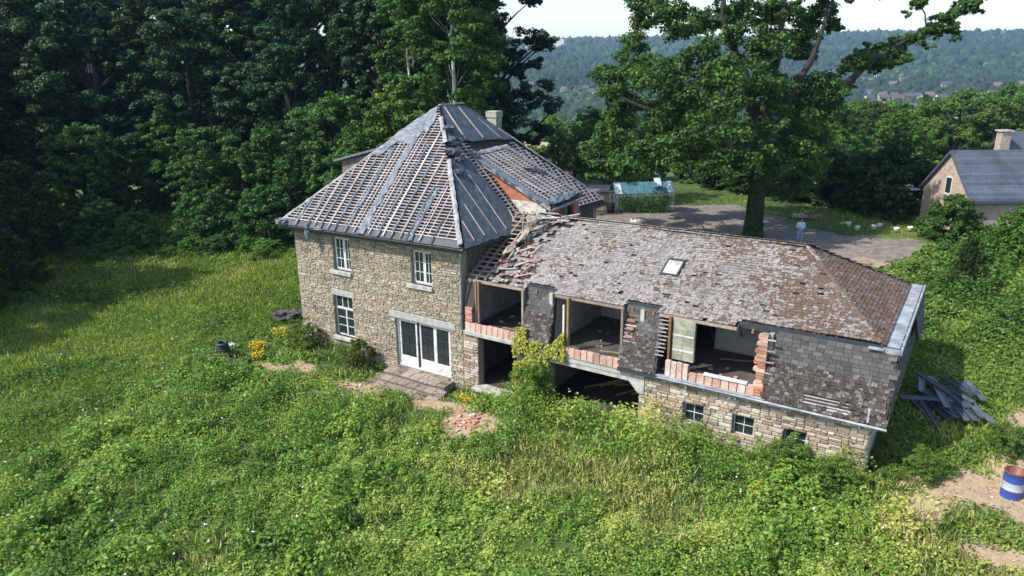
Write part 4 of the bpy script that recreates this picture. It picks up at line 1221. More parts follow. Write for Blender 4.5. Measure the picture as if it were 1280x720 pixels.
ii, jj = np.meshgrid(np.arange(sh[0] - 1), np.arange(sh[1] - 1), indexing='ij')
okq = ok[:-1, :-1] & ok[1:, :-1] & ok[1:, 1:] & ok[:-1, 1:]
q = np.stack([ii * sh[1] + jj, ii * sh[1] + jj + 1, (ii + 1) * sh[1] + jj + 1, (ii + 1) * sh[1] + jj], -1)[okq]
gravel_m = plain_mat('gravel', srgb('#8b8176'), srgb('#62594f'), scale=2.2, rough=1, bumps=.6)
link('gravel_yard', np_mesh('gravel_yard', np.stack([gx, gy, ground(gx, gy) + .035], -1).reshape(-1, 3), q, gravel_m, smooth=True), kind='structure')

# ------------------------------------------------------------ ground cover
def xbank(y): return np.interp(y, [-20, -14.4, -6.6, -2.9, 2.5, 6], [2.2, -.1, -2.4, -2.8, -3.6, -3.4])
def house_zone(x, y, m=.12):
    return ((x > -m) & (x < 10.5) & (y > -m) & (y < 12.9)) | ((x > 10.3) & (x < 26.75 + m) & (y > -m) & (y < 8.6 + m)) | ((x > 5.7) & (x < 10.2) & (y > -1.8) & (y < 0)) | ((x > 11) & (x < 13.3) & (y > -.4) & (y < 0))
PILE = [(27.5, 7.3), (28.6, 7.4), (29.6, 6.6), (30.2, 4.4), (29.3, 2.6), (28.0, 3.4), (27.3, 4.9)]
def scatter_pts(x0, x1, y0, y1, dens, ref=26.0, p=1.6):
    n = int((x1 - x0) * (y1 - y0) * dens)
    x = rng.uniform(x0, x1, n); y = rng.uniform(y0, y1, n)
    dx, dy = x - CAM.x, y - CAM.y; d = np.hypot(dx, dy)
    b = (np.degrees(np.arctan2(dx, dy)) + 33.21 + 180) % 360 - 180
    k = (d > 8) & (np.abs(b) < 44) & (rng.random(n) < np.clip((ref / d), 0, 1) ** p)
    return x[k], y[k], d[k]
def domes(x, y, d, r, h, nl, ls, tb, ts, jit=.7, ref=26.0, lift=0.0, extra=.1):
    """leafy mounds: r radius, h height, nl leaves each, ls leaf size, tb/ts tint centre and spread"""
    n = len(x); z = ground(x, y)
    scale = np.clip(d / ref, 1, 3)
    idx = np.repeat(np.arange(n), nl)
    m_ = len(idx)
    th = rng.uniform(0, 2 * np.pi, m_); el = np.arcsin(rng.uniform(0.05, 1, m_)); rr_ = rng.uniform(.72, 1.08, m_)
    dirv = np.stack([np.cos(th) * np.cos(el), np.sin(th) * np.cos(el), np.sin(el)], -1)
    hh = h[idx]; R_i = r[idx]
    pos = np.stack([x[idx] + dirv[:, 0] * R_i * rr_, y[idx] + dirv[:, 1] * R_i * rr_, z[idx] + lift + dirv[:, 2] * hh * rr_ + rng.uniform(-.02, extra, m_)], -1)
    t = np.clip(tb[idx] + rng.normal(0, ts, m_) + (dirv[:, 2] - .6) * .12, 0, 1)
    nrm = dirv * [.7, .7, 1] + [0, 0, .7]
    return leaves(pos, nrm, ls * rng.uniform(.6, 1.35, m_) * scale[idx], t, jit=jit)
def grassy(x, y):
    'patches of finer, paler grass within the brambles'
    return np.clip(vn(x, y, 4.5, 121, 3) * 4.5 - 2.15, 0, 1) * np.clip((x - 9) / 3, 0, 1) * np.clip((-y - 2.2) / 1.0, 0, 1)
# brambles and nettles on the bank before the house
x, y, d = scatter_pts(-6, 42, -22, 0, 8.5, 30)
k = (x > xbank(y) + rng.normal(0, .25, len(x))) & ~house_zone(x, y) & (bareness(x, y) < .35 + rng.random(len(x)) * .5)
k &= ~((x > 27.6) & (y > -1.8))
k &= rng.random(len(x)) > .7 * grassy(x, y)
near = np.clip((-y) / 2.6, 0, 1)                     # lower close to the walls of the tall house
strip = (x < 13.5) & (x > -3.5) & (y > -4.6)
k &= ~(strip & (rng.random(len(x)) < .45))
x, y, d, near, strip = x[k], y[k], d[k], near[k], strip[k]
hn = np.clip((vn(x, y, 2.2, 3, 2) - .25) * 1.9, 0, 1); gr = grassy(x, y); bumps_ = sum(a_ * np.exp(-((x - cx_) ** 2 + (y - cy_) ** 2) / s_ ** 2) for cx_, cy_, s_, a_ in ((5.2, -6.4, 1.1, .8), (8.0, -6.8, .9, .6), (10.0, -5.8, .9, .45), (14.6, -4.6, .9, .45), (14.2, -1.6, .8, .5), (16.5, -1.8, 1.3, .35), (1.0, -6.0, 1.3, .45), (25.2, -2.2, 1.2, .4), (19.8, -2.6, 1.0, .35), (12, -9, 1.4, .4), (5, -11, 1.5, .35), (21, -7, 1.2, .25))); h = bumps_ * (1 - .4 * gr) + (.12 + 1.15 * hn ** 1.4 + .3 * (vn(x, y, .9, 8, 1) - .3)) * np.where(strip, .4, 1) * (1 - .75 * gr)
h = h + np.where((x > 14.6) & (x < 27), .42 * np.clip(1.3 + y / 1.8, 0, 1), 0)
r = rng.uniform(.2, .5, len(x)) * (.7 + .6 * hn)
dryf = np.clip(vn(x, y, 3.2, 21, 3) * 1.8 - .7, 0, 1) * np.where(x > 13, 1.5, .6)
tb = np.clip(.2 + .75 * (vn(x, y, 1.5, 9, 3) - .25) + .3 * dryf + .13 * np.clip((x - 10) / 8, 0, 1), 0, 1)
big_ = vn(x, y, 1.8, 131, 2) > .56
parts = [domes(x[~big_], y[~big_], d[~big_], r[~big_], h[~big_], 78, .088, tb[~big_], .16, ref=30), domes(x[big_], y[big_], d[big_], r[big_] * 1.1, h[big_] * 1.15, 44, .15, tb[big_] + .04, .13, ref=30)]
x, y, d = scatter_pts(-6, 42, -22, 0, 120, 30)
k = (x > xbank(y)) & ~house_zone(x, y) & (bareness(x, y) < .25 + rng.random(len(x)) * .6) & (rng.random(len(x)) < .75); x, y, d = x[k], y[k], d[k]
pos = np.stack([x, y, ground(x, y) + rng.uniform(.0, .12, len(x))], -1)
parts.append(leaves(pos, np.tile([0, 0, 1.0], (len(x), 1)), rng.uniform(.07, .16, len(x)), np.clip(.3 + .5 * (vn(x, y, 1.5, 9, 3) - .3) + rng.normal(0, .15, len(x)), 0, 1)))
V_, F__, T_ = join(parts)
link('bramble_thicket', np_mesh('bramble_thicket', V_, F__, bramble_m, T_), kind='stuff', label='tangled green brambles and nettles covering the bank in front of the ruined house', cat='brambles')
# stalks and dry seed heads among them
x, y, d = scatter_pts(-4, 42, -22, 0, 230, 30)
dens = .8 * grassy(x, y) + .05 * (vn(x, y, 2.8, 51, 3) > .5) + .012 + .07 * ((x < 13.5) & (y > -4.0)) + .13 * (x > 27)
k = (x > xbank(y)) & ~house_zone(x, y) & (rng.random(len(x)) < dens) & (bareness(x, y) < .5 + .4 * rng.random(len(x)))
x, y, d = x[k], y[k], d[k]
z = ground(x, y) + (.12 + .95 * np.clip((vn(x, y, 2.2, 3, 2) - .25) * 1.9, 0, 1) ** 1.5) * np.where((x < 13.5) & (y > -4.6), .45, 1) * (1 - .7 * grassy(x, y)) * rng.uniform(.6, 1.15, len(x)) + .05
pos = np.stack([x, y, z], -1)
link('dry_grasses', np_mesh('dry_grasses', *leaves(pos, np.zeros_like(pos), rng.uniform(.16, .42, len(x)), None or rng.random(len(x)) * 1.0, blade=.055)[:2], dry_m, np.repeat(rng.random(len(x)), 4)), kind='stuff', label='yellowed grass stalks standing among the brambles before the house', cat='dry grass')
# meadow on the left
x, y, d = scatter_pts(-62, 4, -20, 30, 3.6, 34, 1.2)
k = (x < xbank(y) + .4) & ~house_zone(x, y, .3)
x, y, d = x[k], y[k], d[k]
edge = np.clip(vn(x, y, 4.5, 61, 3) * 3.0 - 1.35, 0, 1); far_ = np.clip((y - .28 * x - 13) / 6, 0, 1)
h = .04 + .5 * edge ** 1.5 + .6 * far_ * vn(x, y, 1.5, 62)
tb = np.clip(.56 - .5 * edge + .35 * (vn(x, y, 6, 63, 2) - .5), 0, 1)
V_, F__, T_ = domes(x, y, d, rng.uniform(.3, .6, len(x)) * (1 + .3 * edge), h, 44, .12, tb, .12, ref=34, extra=.04)
x, y, d = scatter_pts(-62, 4, -20, 30, 95, 30, 1.7)
k = (x < xbank(y) + .5) & ~house_zone(x, y, .3); x, y, d = x[k], y[k], d[k]
sc_ = np.clip(d / 30, 1, 2.4)
pos = np.stack([x, y, ground(x, y) + .08 * sc_], -1)
tb = np.clip(.62 + .8 * (vn(x, y, 4, 64, 3) - .45) + rng.normal(0, .12, len(x)), 0, 1)
b_ = leaves(pos, np.zeros_like(pos), rng.uniform(.13, .3, len(x)) * sc_, tb, blade=.12)
V_, F__, T_ = join([(V_, F__, T_), b_])
link('meadow_growth', np_mesh('meadow_growth', V_, F__, grass_m, T_), kind='stuff', label='long green meadow grass and low weeds between the house and the wood', cat='grass')
# brambles on the right behind and beside the wing
x, y, d = scatter_pts(23, 50, -2, 37, 6.5, 30, 1.5)
k = ~house_zone(x, y, .3) & ~in_poly(x, y, PILE) & ~in_poly(x + 0, y, yard) & (bareness(x, y) < .45 + rng.random(len(x)) * .4)
hi = np.clip((y - 9) / 6, 0, 1) * np.clip((x - 25.0) / 2.5, 0, 1)
k &= (rng.random(len(x)) < .8 + .5 * hi) & ~((y > 27) & (x < 28.2))
k &= (y > 8.6) | (x > 27.0)
x, y, d, hi = x[k], y[k], d[k], hi[k]
h = .08 + hi * (.1 + 1.7 * np.clip(vn(x, y, 2.6, 71, 2) - .2, 0, 1)) + .12 * vn(x, y, 1, 72)
tb = np.clip(.42 + .9 * (vn(x, y, 2.2, 73, 3) - .5) - .1 * hi, 0, 1)
V_, F__, T_ = domes(x, y, d, rng.uniform(.25, .6, len(x)), h, 62, .12, tb, .14, ref=28)
link('bramble_field', np_mesh('bramble_field', V_, F__, weed_m, T_), kind='stuff', label='bright green bramble growth beside and beyond the right end of the wing', cat='brambles')
# grass along the yard and the verge beyond
x, y, d = scatter_pts(-3, 34, 13, 44, 26, 40, 1.0)
x2, y2, d2 = scatter_pts(26.9, 33.5, -3.5, 13, 110, 40, 1.0); k2 = (bareness(x2, y2) < .3 + rng.random(len(x2)) * .6); x = np.concatenate([x, x2[k2]]); y = np.concatenate([y, y2[k2]]); d = np.concatenate([d, d2[k2]])
k = ~in_poly(x, y, yard) & ~house_zone(x, y, .3)
x, y, d = x[k], y[k], d[k]; pos = np.stack([x, y, ground(x, y) + .06], -1)
tb = np.clip(.5 + .8 * (vn(x, y, 3, 65, 3) - .45), 0, 1)
V_, F__, T_ = leaves(pos, np.zeros_like(pos), rng.uniform(.14, .3, len(x)), tb, blade=.35)
link('verge_grass', np_mesh('verge_grass', V_, F__, grass_m, T_), kind='stuff', label='short grass growing round the gravel yard behind the house', cat='grass')
# white flowers scattered through the growth
x, y, d = scatter_pts(-14, 30, -18, 0, .2, 60, 1); k = ~house_zone(x, y, .5) & (y < -2.5); x, y = x[k], y[k]
idx = np.repeat(np.arange(len(x)), 3)
pos = np.stack([x[idx], y[idx], ground(x, y)[idx] + (.15 + .95 * np.clip((vn(x, y, 2.2, 3, 2) - .25) * 1.9, 0, 1) ** 1.5)[idx] + .1], -1) + rng.normal(0, .02, (len(idx), 3))
V_, F__, T_ = leaves(pos, np.tile([0, 0, 1.0], (len(pos), 1)), np.full(len(pos), .07), rng.random(len(pos)), aspect=.9, jit=.3)
link('white_bindweed', np_mesh('white_bindweed', V_, F__, whitef_m, T_), kind='stuff', label='small white flowers dotted through the brambles and the meadow', cat='wildflowers')

# ------------------------------------------------------------ trees and shrubs
def clump_leaves(C_, Rr, nl, ls, flat=.75, tbase=.4, sub=6, up=.5, seed=0):
    """leaf clumps at centres C_ (n,3) with radii Rr: each made of smaller sprays"""
    n = len(C_)
    si = np.repeat(np.arange(n), sub)
    off = unit(rng.normal(0, 1, (len(si), 3))) * rng.uniform(.25, .95, (len(si), 1)) * Rr[si][:, None] * [1, 1, flat]
    sc_ = C_[si] + off; sr = Rr[si] * rng.uniform(.28, .5, len(si))
    li = np.repeat(np.arange(len(si)), max(1, nl // sub))
    dv = unit(rng.normal(0, 1, (len(li), 3)) + [0, 0, .35]); rad_ = rng.uniform(.45, 1.1, len(li))
    pos = sc_[li] + dv * (sr[li] * rad_)[:, None] * [1, 1, .62]
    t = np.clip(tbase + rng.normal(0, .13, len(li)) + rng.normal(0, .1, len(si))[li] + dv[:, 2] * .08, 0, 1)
    return leaves(pos, dv + [0, 0, up], ls * rng.uniform(.65, 1.3, len(li)), t, jit=.5, aspect=.7)
def limb(mb, a, b, r0, r1, sag=.0, n=5, seg=4):
    a = Vector(a); b = Vector(b); pts = []; rs = []
    for i in range(seg + 1):
        t = i / seg; p = a.lerp(b, t); w_ = math.sin(t * math.pi)
        p.z += w_ * sag; p.x += w_ * rnd.uniform(-.04, .04) * (b - a).length; p.y += w_ * rnd.uniform(-.04, .04) * (b - a).length
        pts.append(p); rs.append(r0 + (r1 - r0) * t)
    mb.tube(pts, rs, n, cap=False)
def tree_mesh(seed, Ht, cr, cb, nclump, nl, ls, clr, mat, bark=bark_m, shape='round', tr=.028, limbs=1.0):
    global rng
    keep = rng; rng = np.random.default_rng(seed)
    C_ = []
    tries = 0
    while len(C_) < nclump and tries < 4000:
        tries += 1
        t = rng.uniform(0, 1)
        if shape == 'round': prof = math.sin(math.pi * min(1, .14 + t * .86) ** .8) ** .6
        elif shape == 'cone': prof = (1 - t) ** .8 + .08
        elif shape == 'weep': prof = (1 - abs(t - .35) * 1.1) 
        else: prof = math.sqrt(max(0, 1 - t * t)) + .05
        a = rng.uniform(0, 2 * math.pi); q_ = cr * prof * rng.uniform(.25, 1) ** .5 * (.85 + .25 * math.sin(a * 3 + seed))
        p = np.array([q_ * math.cos(a), q_ * math.sin(a), Ht * cb + t * (Ht * (1 - cb)) * .97])
        if all(np.linalg.norm((p - o) * [1, 1, 1.15]) > clr * .78 for o in C_): C_.append(p)
    C_ = np.array(C_); Rr = rng.uniform(.75, 1.2, len(C_)) * clr
    V_, F__, T_ = clump_leaves(C_, Rr, nl, ls)
    crown = np_mesh('crown', V_, F__, mat, T_)
    mb = MB(); r0 = Ht * tr
    top = Ht * .9
    mb.tube([(0, 0, -.6), (0, 0, .3), (.03 * Ht * .3, 0, Ht * .3), (.02, .02 * Ht, Ht * .6), (0, 0, top)], [r0 * 1.5, r0 * 1.1, r0 * .85, r0 * .5, r0 * .12], 8, cap=False)
    for c_ in C_[:: (1 if nclump < 50 else 2)]:
        z0 = max(Ht * cb * .7, c_[2] - .9 * math.hypot(c_[0], c_[1])); z0 = min(z0, top * .95)
        limb(mb, (0, 0, z0), c_, limbs * r0 * .34 * (1 - z0 / Ht * .6), limbs * r0 * .05, sag=.2, n=4, seg=3)
    me = bpy.data.meshes.new('trunk'); me.from_pydata(mb.v, [], mb.f); me.materials.append(bark); me.polygons.foreach_set('use_smooth', [True] * len(me.polygons))
    rng = keep
    return me, crown
def plant(name, pair, x, y, s=1, rz=0, col=(1, 1, 1), label=None, cat='tree', group=None, z=None, sz=None):
    e = empty(name, (x, y, (gz(x, y) if z is None else z) - .05), rz, label=label, cat=cat, group=group)
    e.scale = (s, s, s if sz is None else sz)
    t = link('trunk' if pair[2] else 'stem', pair[0], e); c_ = link('crown' if pair[2] else 'foliage', pair[1], e)
    c_.color = (*col, 1)
    return e
BIG = [(-9.5, -3.9, 6.2, 1.25), (-9.9, -3.6, 4.4, 1.25), (-6.7, -6.1, 5.5, 1.25), (-4.0, -6.8, 5.8, 1.45), (-7.2, -4.7, 6.8, 1.45), (-5.2, -5.5, 7.7, 1.45), (-3.7, -5.5, 8.6, 1.45), (-9.8, -1.6, 9.7, 1.25), (-9.9, -2.4, 11.0, 1.25), (-8.1, -2.2, 11.6, 1.45), (-8.9, -1.0, 12.9, 1.45), (-9.1, 0.6, 14.4, 1.45), (-9.0, -0.1, 15.4, 1.45), (-6.8, -1.5, 14.7, 1.45), (-5.2, -2.2, 13.4, 1.45), (-6.5, -3.9, 11.0, 1.45), (-4.4, -3.7, 11.2, 1.45), (-3.0, -3.6, 12.4, 1.45), (-4.8, -0.4, 14.0, 1.45), (-5.2, 5.8, 14.8, 1.45), (-2.0, 0.5, 14.9, 1.45), (-2.0, 6.6, 14.6, 1.45), (0.4, 3.2, 14.7, 1.45), (0.8, 7.0, 13.9, 1.45), (1.7, 6.7, 15.0, 1.45), (-1.6, -4.5, 10.9, 1.45), (-3.6, 7.1, 11.9, 1.45), (0.1, -0.4, 12.3, 1.45), (0.3, 7.3, 12.3, 1.45), (-2.7, -5.6, 9.9, 1.45), (-0.9, -6.0, 9.1, 1.45), (-2.8, 5.4, 9.2, 1.45), (0.2, 0.1, 10.0, 1.45), (0.2, 7.2, 9.0, 1.45), (-1.6, -6.9, 7.8, 1.45), (0.0, -6.0, 7.4, 1.45), (1.2, -3.8, 7.7, 1.45), (1.9, 1.6, 7.7, 1.45), (2.6, 4.1, 6.5, 1.45), (-0.5, -6.9, 6.0, 1.45), (1.9, -1.6, 5.7, 1.45), (2.6, 2.3, 5.0, 1.45), (-3.0, -6.9, 6.8, 1.45), (-9.9, -1.2, 7.3, 1.25), (-11.3, -2.8, 5.4, 1.25), (-8.6, 1.3, 8.6, 1.45), (-7.7, 3.5, 9.7, 1.45), (-5.3, 4.6, 5.0, 1.45), (-2.3, 6.6, 5.0, 1.45), (-0.1, 9.5, 5.4, 1.45), (-9.4, 2.0, 5.1, 1.45), (-0.2, 3.6, 3.4, 1.45), (1.6, 5.8, 2.7, 1.45), (1.9, 3.8, 10.2, 1.45), (3.2, 3.2, 9.7, 1.45), (3.5, 6.0, 10.0, 0.75), (3.8, 6.6, 11.1, 0.75), (4.8, 6.2, 11.7, 0.75), (5.5, 8.1, 12.2, 0.75), (6.2, 10.0, 12.6, 0.75), (7.2, 9.5, 13.0, 0.75), (8.2, 10.4, 13.5, 0.75), (9.0, 11.2, 14.3, 0.75), (9.6, 11.9, 14.9, 0.75), (10.2, 12.4, 15.2, 0.75), (2.2, 7.9, 14.0, 0.75), (7.2, 10.4, 15.3, 0.75), (3.2, 5.3, 8.7, 1.45), (1.9, 6.8, 8.0, 1.45), (9.3, 11.1, 13.5, 0.75), (5.5, 7.8, 11.4, 0.75), (6.8, 8.9, 11.8, 0.75), (-3.4, 4.1, 5.8, 1.45), (-0.1, 8.3, 5.6, 1.45), (-11.6, 1.8, 7.5, 1.25), (-0.3, -4.9, 5.9, 1.45), (-4.6, 0.5, 9.1, 1.45), (-2.3, -2.8, 10.6, 1.45), (-7.2, 0.8, 4.8, 1.45), (-5.4, -7.6, 6.5, 1.45), (-0.9, -5.5, 10.1, 1.45), (0.9, -1.1, 9.5, 1.45), (2.4, -0.3, 5.8, 1.45), (0.7, 5.4, 7.2, 1.45), (-7.6, -0.7, 4.8, 1.45), (2.2, -0.3, 5.6, 1.45), (-4.0, -5.3, 9.8, 1.45), (-9.4, -1.8, 8.8, 1.25), (-8.2, -6.1, 6.9, 1.25), (-5.5, -2.4, 5.9, 1.45), (-6.9, 1.0, 7.6, 1.45), (-5.6, -9.9, 5.8, 1.25), (0.9, -5.5, 6.4, 1.45), (-1.1, 3.0, 8.4, 1.45), (-7.8, -7.0, 10.5, 1.25), (0.1, 7.0, 9.2, 1.45), (1.8, -0.0, 5.3, 1.45), (-6.7, 2.1, 7.2, 1.45), (-9.5, 0.1, 5.8, 1.25), (-1.9, 9.2, 10.2, 1.45), (-9.1, -1.6, 8.6, 1.25), (-0.8, 8.8, 8.2, 1.45), (-2.5, -0.2, 13.6, 1.45), (-5.1, -4.3, 14.6, 1.45), (-0.1, -2.3, 10.4, 1.45), (-7.7, -1.2, 10.4, 1.45), (-5.1, 2.9, 14.2, 1.45), (-0.2, 2.8, 13.0, 1.45), (-5.0, -7.4, 10.9, 1.45), (-1.8, -3.6, 11.2, 1.45), (-1.4, 4.5, 10.5, 1.45), (-0.8, 3.2, 14.7, 1.45), (-5.6, -3.5, 11.2, 1.45), (-5.1, 5.6, 10.2, 1.45), (1.0, 4.7, 13.0, 1.45), (-0.6, 0.4, 12.8, 1.45), (-8.4, 0.3, 21.4, 1.45), (4.5, 11.2, 16.2, 0.75), (-4.1, -2.6, 19.7, 1.45), (-1.7, 14.3, 24.1, 1.45), (-0.9, 12.7, 22.9, 1.45), (-1.8, 10.6, 19.4, 1.45), (-0.3, 4.0, 21.4, 1.45), (-0.4, 11.0, 21.4, 1.45), (1.5, 12.2, 23.1, 0.75), (-11.8, 0.6, 20.2, 1.25), (-1.8, 6.7, 23.0, 1.45), (-2.0, 10.7, 18.2, 1.45), (-3.0, 10.7, 22.9, 1.45), (-7.6, 7.8, 18.2, 1.45), (-1.8, 13.8, 17.9, 1.45), (-2.9, 4.7, 16.4, 1.45), (-1.8, 15.9, 25.4, 1.45), (-1.8, 10.7, 21.5, 1.45), (-10.6, 5.1, 19.2, 1.45), (-0.8, 5.5, 19.8, 1.45), (0.3, 10.0, 19.8, 1.45), (-9.0, -5.1, 18.1, 1.25), (-0.5, 2.4, 20.5, 1.45), (0.4, -1.1, 18.0, 1.45), (-5.4, -4.0, 19.9, 1.45), (-4.8, -0.1, 23.2, 1.45), (-9.9, 1.7, 23.7, 1.45), (-2.8, 8.0, 22.2, 1.45), (2.7, 1.1, 21.6, 0.75), (-6.7, 2.0, 21.5, 1.45), (-0.1, 6.6, 24.0, 1.45), (-1.5, 0.7, 23.7, 1.45), (-6.7, 4.7, 20.6, 1.45), (2.5, 6.3, 16.2, 0.75), (-0.5, 3.9, 17.5, 1.45), (-3.5, 7.9, 24.4, 1.45), (4.6, 11.0, 16.4, 0.75), (3.1, 1.0, 20.7, 0.75), (-4.2, 8.5, 24.9, 1.45), (-4.6, 13.4, 25.6, 1.45), (-3.7, 0.7, 21.2, 1.45), (2.7, 7.9, 22.3, 0.75), (3.7, 10.2, 16.4, 0.75), (2.2, 10.0, 23.0, 0.75), (-9.3, 11.0, 23.0, 1.45), (-7.0, 2.8, 20.8, 1.45), (-2.7, 6.2, 24.2, 1.45), (-1.5, 13.6, 23.7, 1.45), (-3.2, 3.1, 24.5, 1.45), (2.4, 3.2, 16.2, 1.45), (-11.8, 10.0, 24.6, 1.45), (-2.6, 6.3, 22.7, 1.45), (-2.9, 9.7, 19.9, 1.45), (-0.6, 4.9, 23.7, 1.45), (-5.3, 0.4, 20.0, 1.45), (-3.7, 2.7, 20.1, 1.45), (-0.0, -1.6, 17.5, 1.45), (-6.9, 11.9, 24.5, 1.45)]
BACK = [(-73.6, 14.5, 27), (-75.9, 20.2, 29), (-62.8, 19.2, 26), (-68.7, 27.3, 30), (-58.2, 27.0, 27), (-58.4, 32.9, 28), (-45.9, 30.3, 29), (-46.6, 37.0, 26), (-45.1, 42.8, 30), (-34.6, 40.1, 28), (-32.9, 45.9, 27), (-23.5, 42.6, 26), (-17.0, 42.0, 25)]
MID = [(-53.1, 8.8, 22), (-53.0, 13.7, 24), (-46.3, 15.7, 22), (-46.8, 21.3, 23), (-38.2, 21.0, 21), (-36.5, 25.7, 23), (-29.2, 25.7, 22), (-27.6, 30.3, 23), (-20.5, 29.0, 22), (-19.3, 33.4, 21)]
FRONT = [(-40.2, 10.1, 10), (-38.6, 6.4, 6), (-40.6, 13.4, 8), (-30.7, 16.4, 9.5), (-27.2, 17.4, 8.5), (-25.7, 19.6, 9), (-23.6, 22.2, 11), (-38.6, 18.3, 11), (-21.3, 17.7, 7), (-20.8, 22.8, 12)]
WOODS = [(*tree_mesh(11 + k, 20, 5.2, .12, (110, 92, 60)[k], (500, 600, 880)[k], (.27, .22, .24)[k], (1.1, 1.3, 1.75)[k], wood_m), True) for k in range(3)]
WCON = (*tree_mesh(31, 20, 4.2, .08, 74, 520, .23, 1.1, wood_m, shape='cone'), True)
MIDT = [(*tree_mesh(41 + k, 10, 4.0, .06, 52, 420, .22, 1.05, hedge_m), True) for k in range(3)]
SHRUB = [(*tree_mesh(51 + k, 3, 1.9, .03, 62, 330, .135, .55, hedge_m, shape='dome', limbs=.4), False) for k in range(3)]
WEEDY = [(*tree_mesh(81 + k, 3, 1.9, .03, 46, 260, .12, .62, weed_m, shape='dome', limbs=.4), False) for k in range(2)]
BIRCH = (*tree_mesh(61, 22, 4.2, .22, 92, 560, .2, 1.1, hedge_m, bark=birch_m, shape='weep', tr=.008, limbs=.3), True)
# the big oak by the yard
e = empty('oak_tree', (15.8, 26.0, 1.95), label='huge spreading oak with an ivy-clad trunk rising beside the gravel yard behind the wing', cat='tree')
CB = np.array([b_[:3] for b_ in BIG]); RB_ = np.array([b_[3] for b_ in BIG])
RB_ = np.where(CB[:, 2] > 12.5, RB_ * .92, RB_)
ex = np.array([(x + rnd.uniform(-.9, .9), y + rnd.uniform(-.9, .9), z + rnd.uniform(-.7, .7)) for x, y, z in CB for _ in range(3) if x > 2.6 or z > 12])
CB2 = np.concatenate([CB, ex]); RB2 = np.concatenate([RB_, np.full(len(ex), .5)])
parts = [clump_leaves(CB, RB_, 980, .225, sub=16, tbase=.5), clump_leaves(ex, np.full(len(ex), .5), 110, .2, sub=5, tbase=.5)]
V_, F__, T_ = join(parts)
cro = link('crown', np_mesh('crown', V_, F__, oak_m, T_), e)
mb = MB()
mb.tube([(0, 0, -.5), (0, 0, .4), (.1, .1, 3), (-.1, .2, 5.5), (-.2, .6, 8)], [.85, .54, .45, .44, .4], 12, cap=False)
FORK = [((-.2, .6, 7.2), (-3.4, 1.2, 14), (-4.2, 2.5, 20)), ((-.2, .6, 7.4), (.2, 2, 13), (-.8, 5, 21)), ((0, .6, 6.8), (2.0, 3.0, 11.5), (2.6, 6.5, 17)), ((-.1, .3, 5.2), (-4, -3.2, 7.6), (-8.5, -4.6, 9.6)), ((0, .2, 4.8), (-3.5, -4, 5.6), (-9.5, -5.0, 5.2)),
        ((.1, .6, 6.0), (3.2, 5.2, 9.2), (5.0, 7.0, 11.6), (7.2, 9.8, 13.0), (10.2, 12.3, 15.1)), ((-.1, .5, 6.2), (-1, 6, 9), (-3, 10, 15))]
nodes = []
for br in FORK:
    pts = [Vector(p) for p in br]; fine = []
    for a, b in zip(pts, pts[1:]):
        for t in range(4): fine.append(a.lerp(b, t / 4) + Vector((rnd.uniform(-.15, .15), rnd.uniform(-.15, .15), rnd.uniform(-.1, .1))))
    fine.append(pts[-1]); L_ = len(fine); mb.tube(fine, [.34 - .27 * i / (L_ - 1) for i in range(L_)], 7, cap=False); nodes += [(p, .34 - .27 * i / (L_ - 1)) for i, p in enumerate(fine)]
todo = sorted([Vector(c_[:3]) for c_ in BIG], key=lambda c_: min((nd[0] - c_).length for nd in nodes))
for c_ in todo:
    best = min(nodes, key=lambda nd: (nd[0] - c_).length * (1.8 if nd[0].z > c_.z + .8 else 1) + (.5 if nd[1] < .06 else 0))
    limb(mb, best[0], c_, max(.05, min(.13, best[1] * .5)), .04, sag=.2, n=5, seg=4); nodes.append((c_, .05))
    for _ in range(3): limb(mb, best[0].lerp(c_, .75), c_ + Vector((rnd.uniform(-1, 1), rnd.uniform(-1, 1), rnd.uniform(-.4, .9))), .035, .012, n=4, seg=2)
tk = mb.build('trunk', bark_m, e, smooth=True)
n_ = 5200; th = rng.uniform(0, 2 * np.pi, n_); zz = rng.uniform(-.2, 7.0, n_); rr_ = .46 + .08 * rng.random(n_) + .22 * np.exp(-np.maximum(zz, 0) * 1.2)
pos = np.stack([rr_ * np.cos(th), rr_ * np.sin(th) + zz * .05, zz], -1)
V_, F__, T_ = leaves(pos, np.stack([np.cos(th), np.sin(th), .3 + 0 * th], -1), rng.uniform(.14, .28, n_), rng.uniform(.0, .6, n_), jit=.4)
link('ivy_sleeve', np_mesh('ivy_sleeve', V_, F__, oak_m, T_), e)

G = 'trees of the dark wood behind the meadow'
for k, (x, y, h) in enumerate(BACK):
    plant('forest_tree', WOODS[k % 3], x, y, h / 20 * 1.1, k * 1.7, (.75, .8, .8), 'tall dark deciduous tree in the back rows of the wood behind the meadow', 'tree', G)
for k, (x, y, h) in enumerate(MID):
    v_ = WCON if k in (0, 3, 7) else WOODS[(k + 1) % 3]
    plant('forest_tree', v_, x, y, h / 20, k * 2.3 + 1, [(.9, 1.0, .95), (1.4, 1.3, 1.1), (1.0, 1.2, 1.15), (1.6, 1.35, .85)][k % 4], 'dark conical tree in the wood, ' + {0: 'at the far left edge', 3: 'behind the fern bank', 7: 'left of the roof peak'}[k] if k in (0, 3, 7) else 'broad dark tree in the middle row of the wood, %s' % (['first', 'second', 'third', 'fourth', 'fifth', 'sixth', 'seventh', 'eighth', 'ninth', 'tenth'][k]) + ' from the left', 'tree', G + (', conical' if k in (0, 3, 7) else ', middle row'))
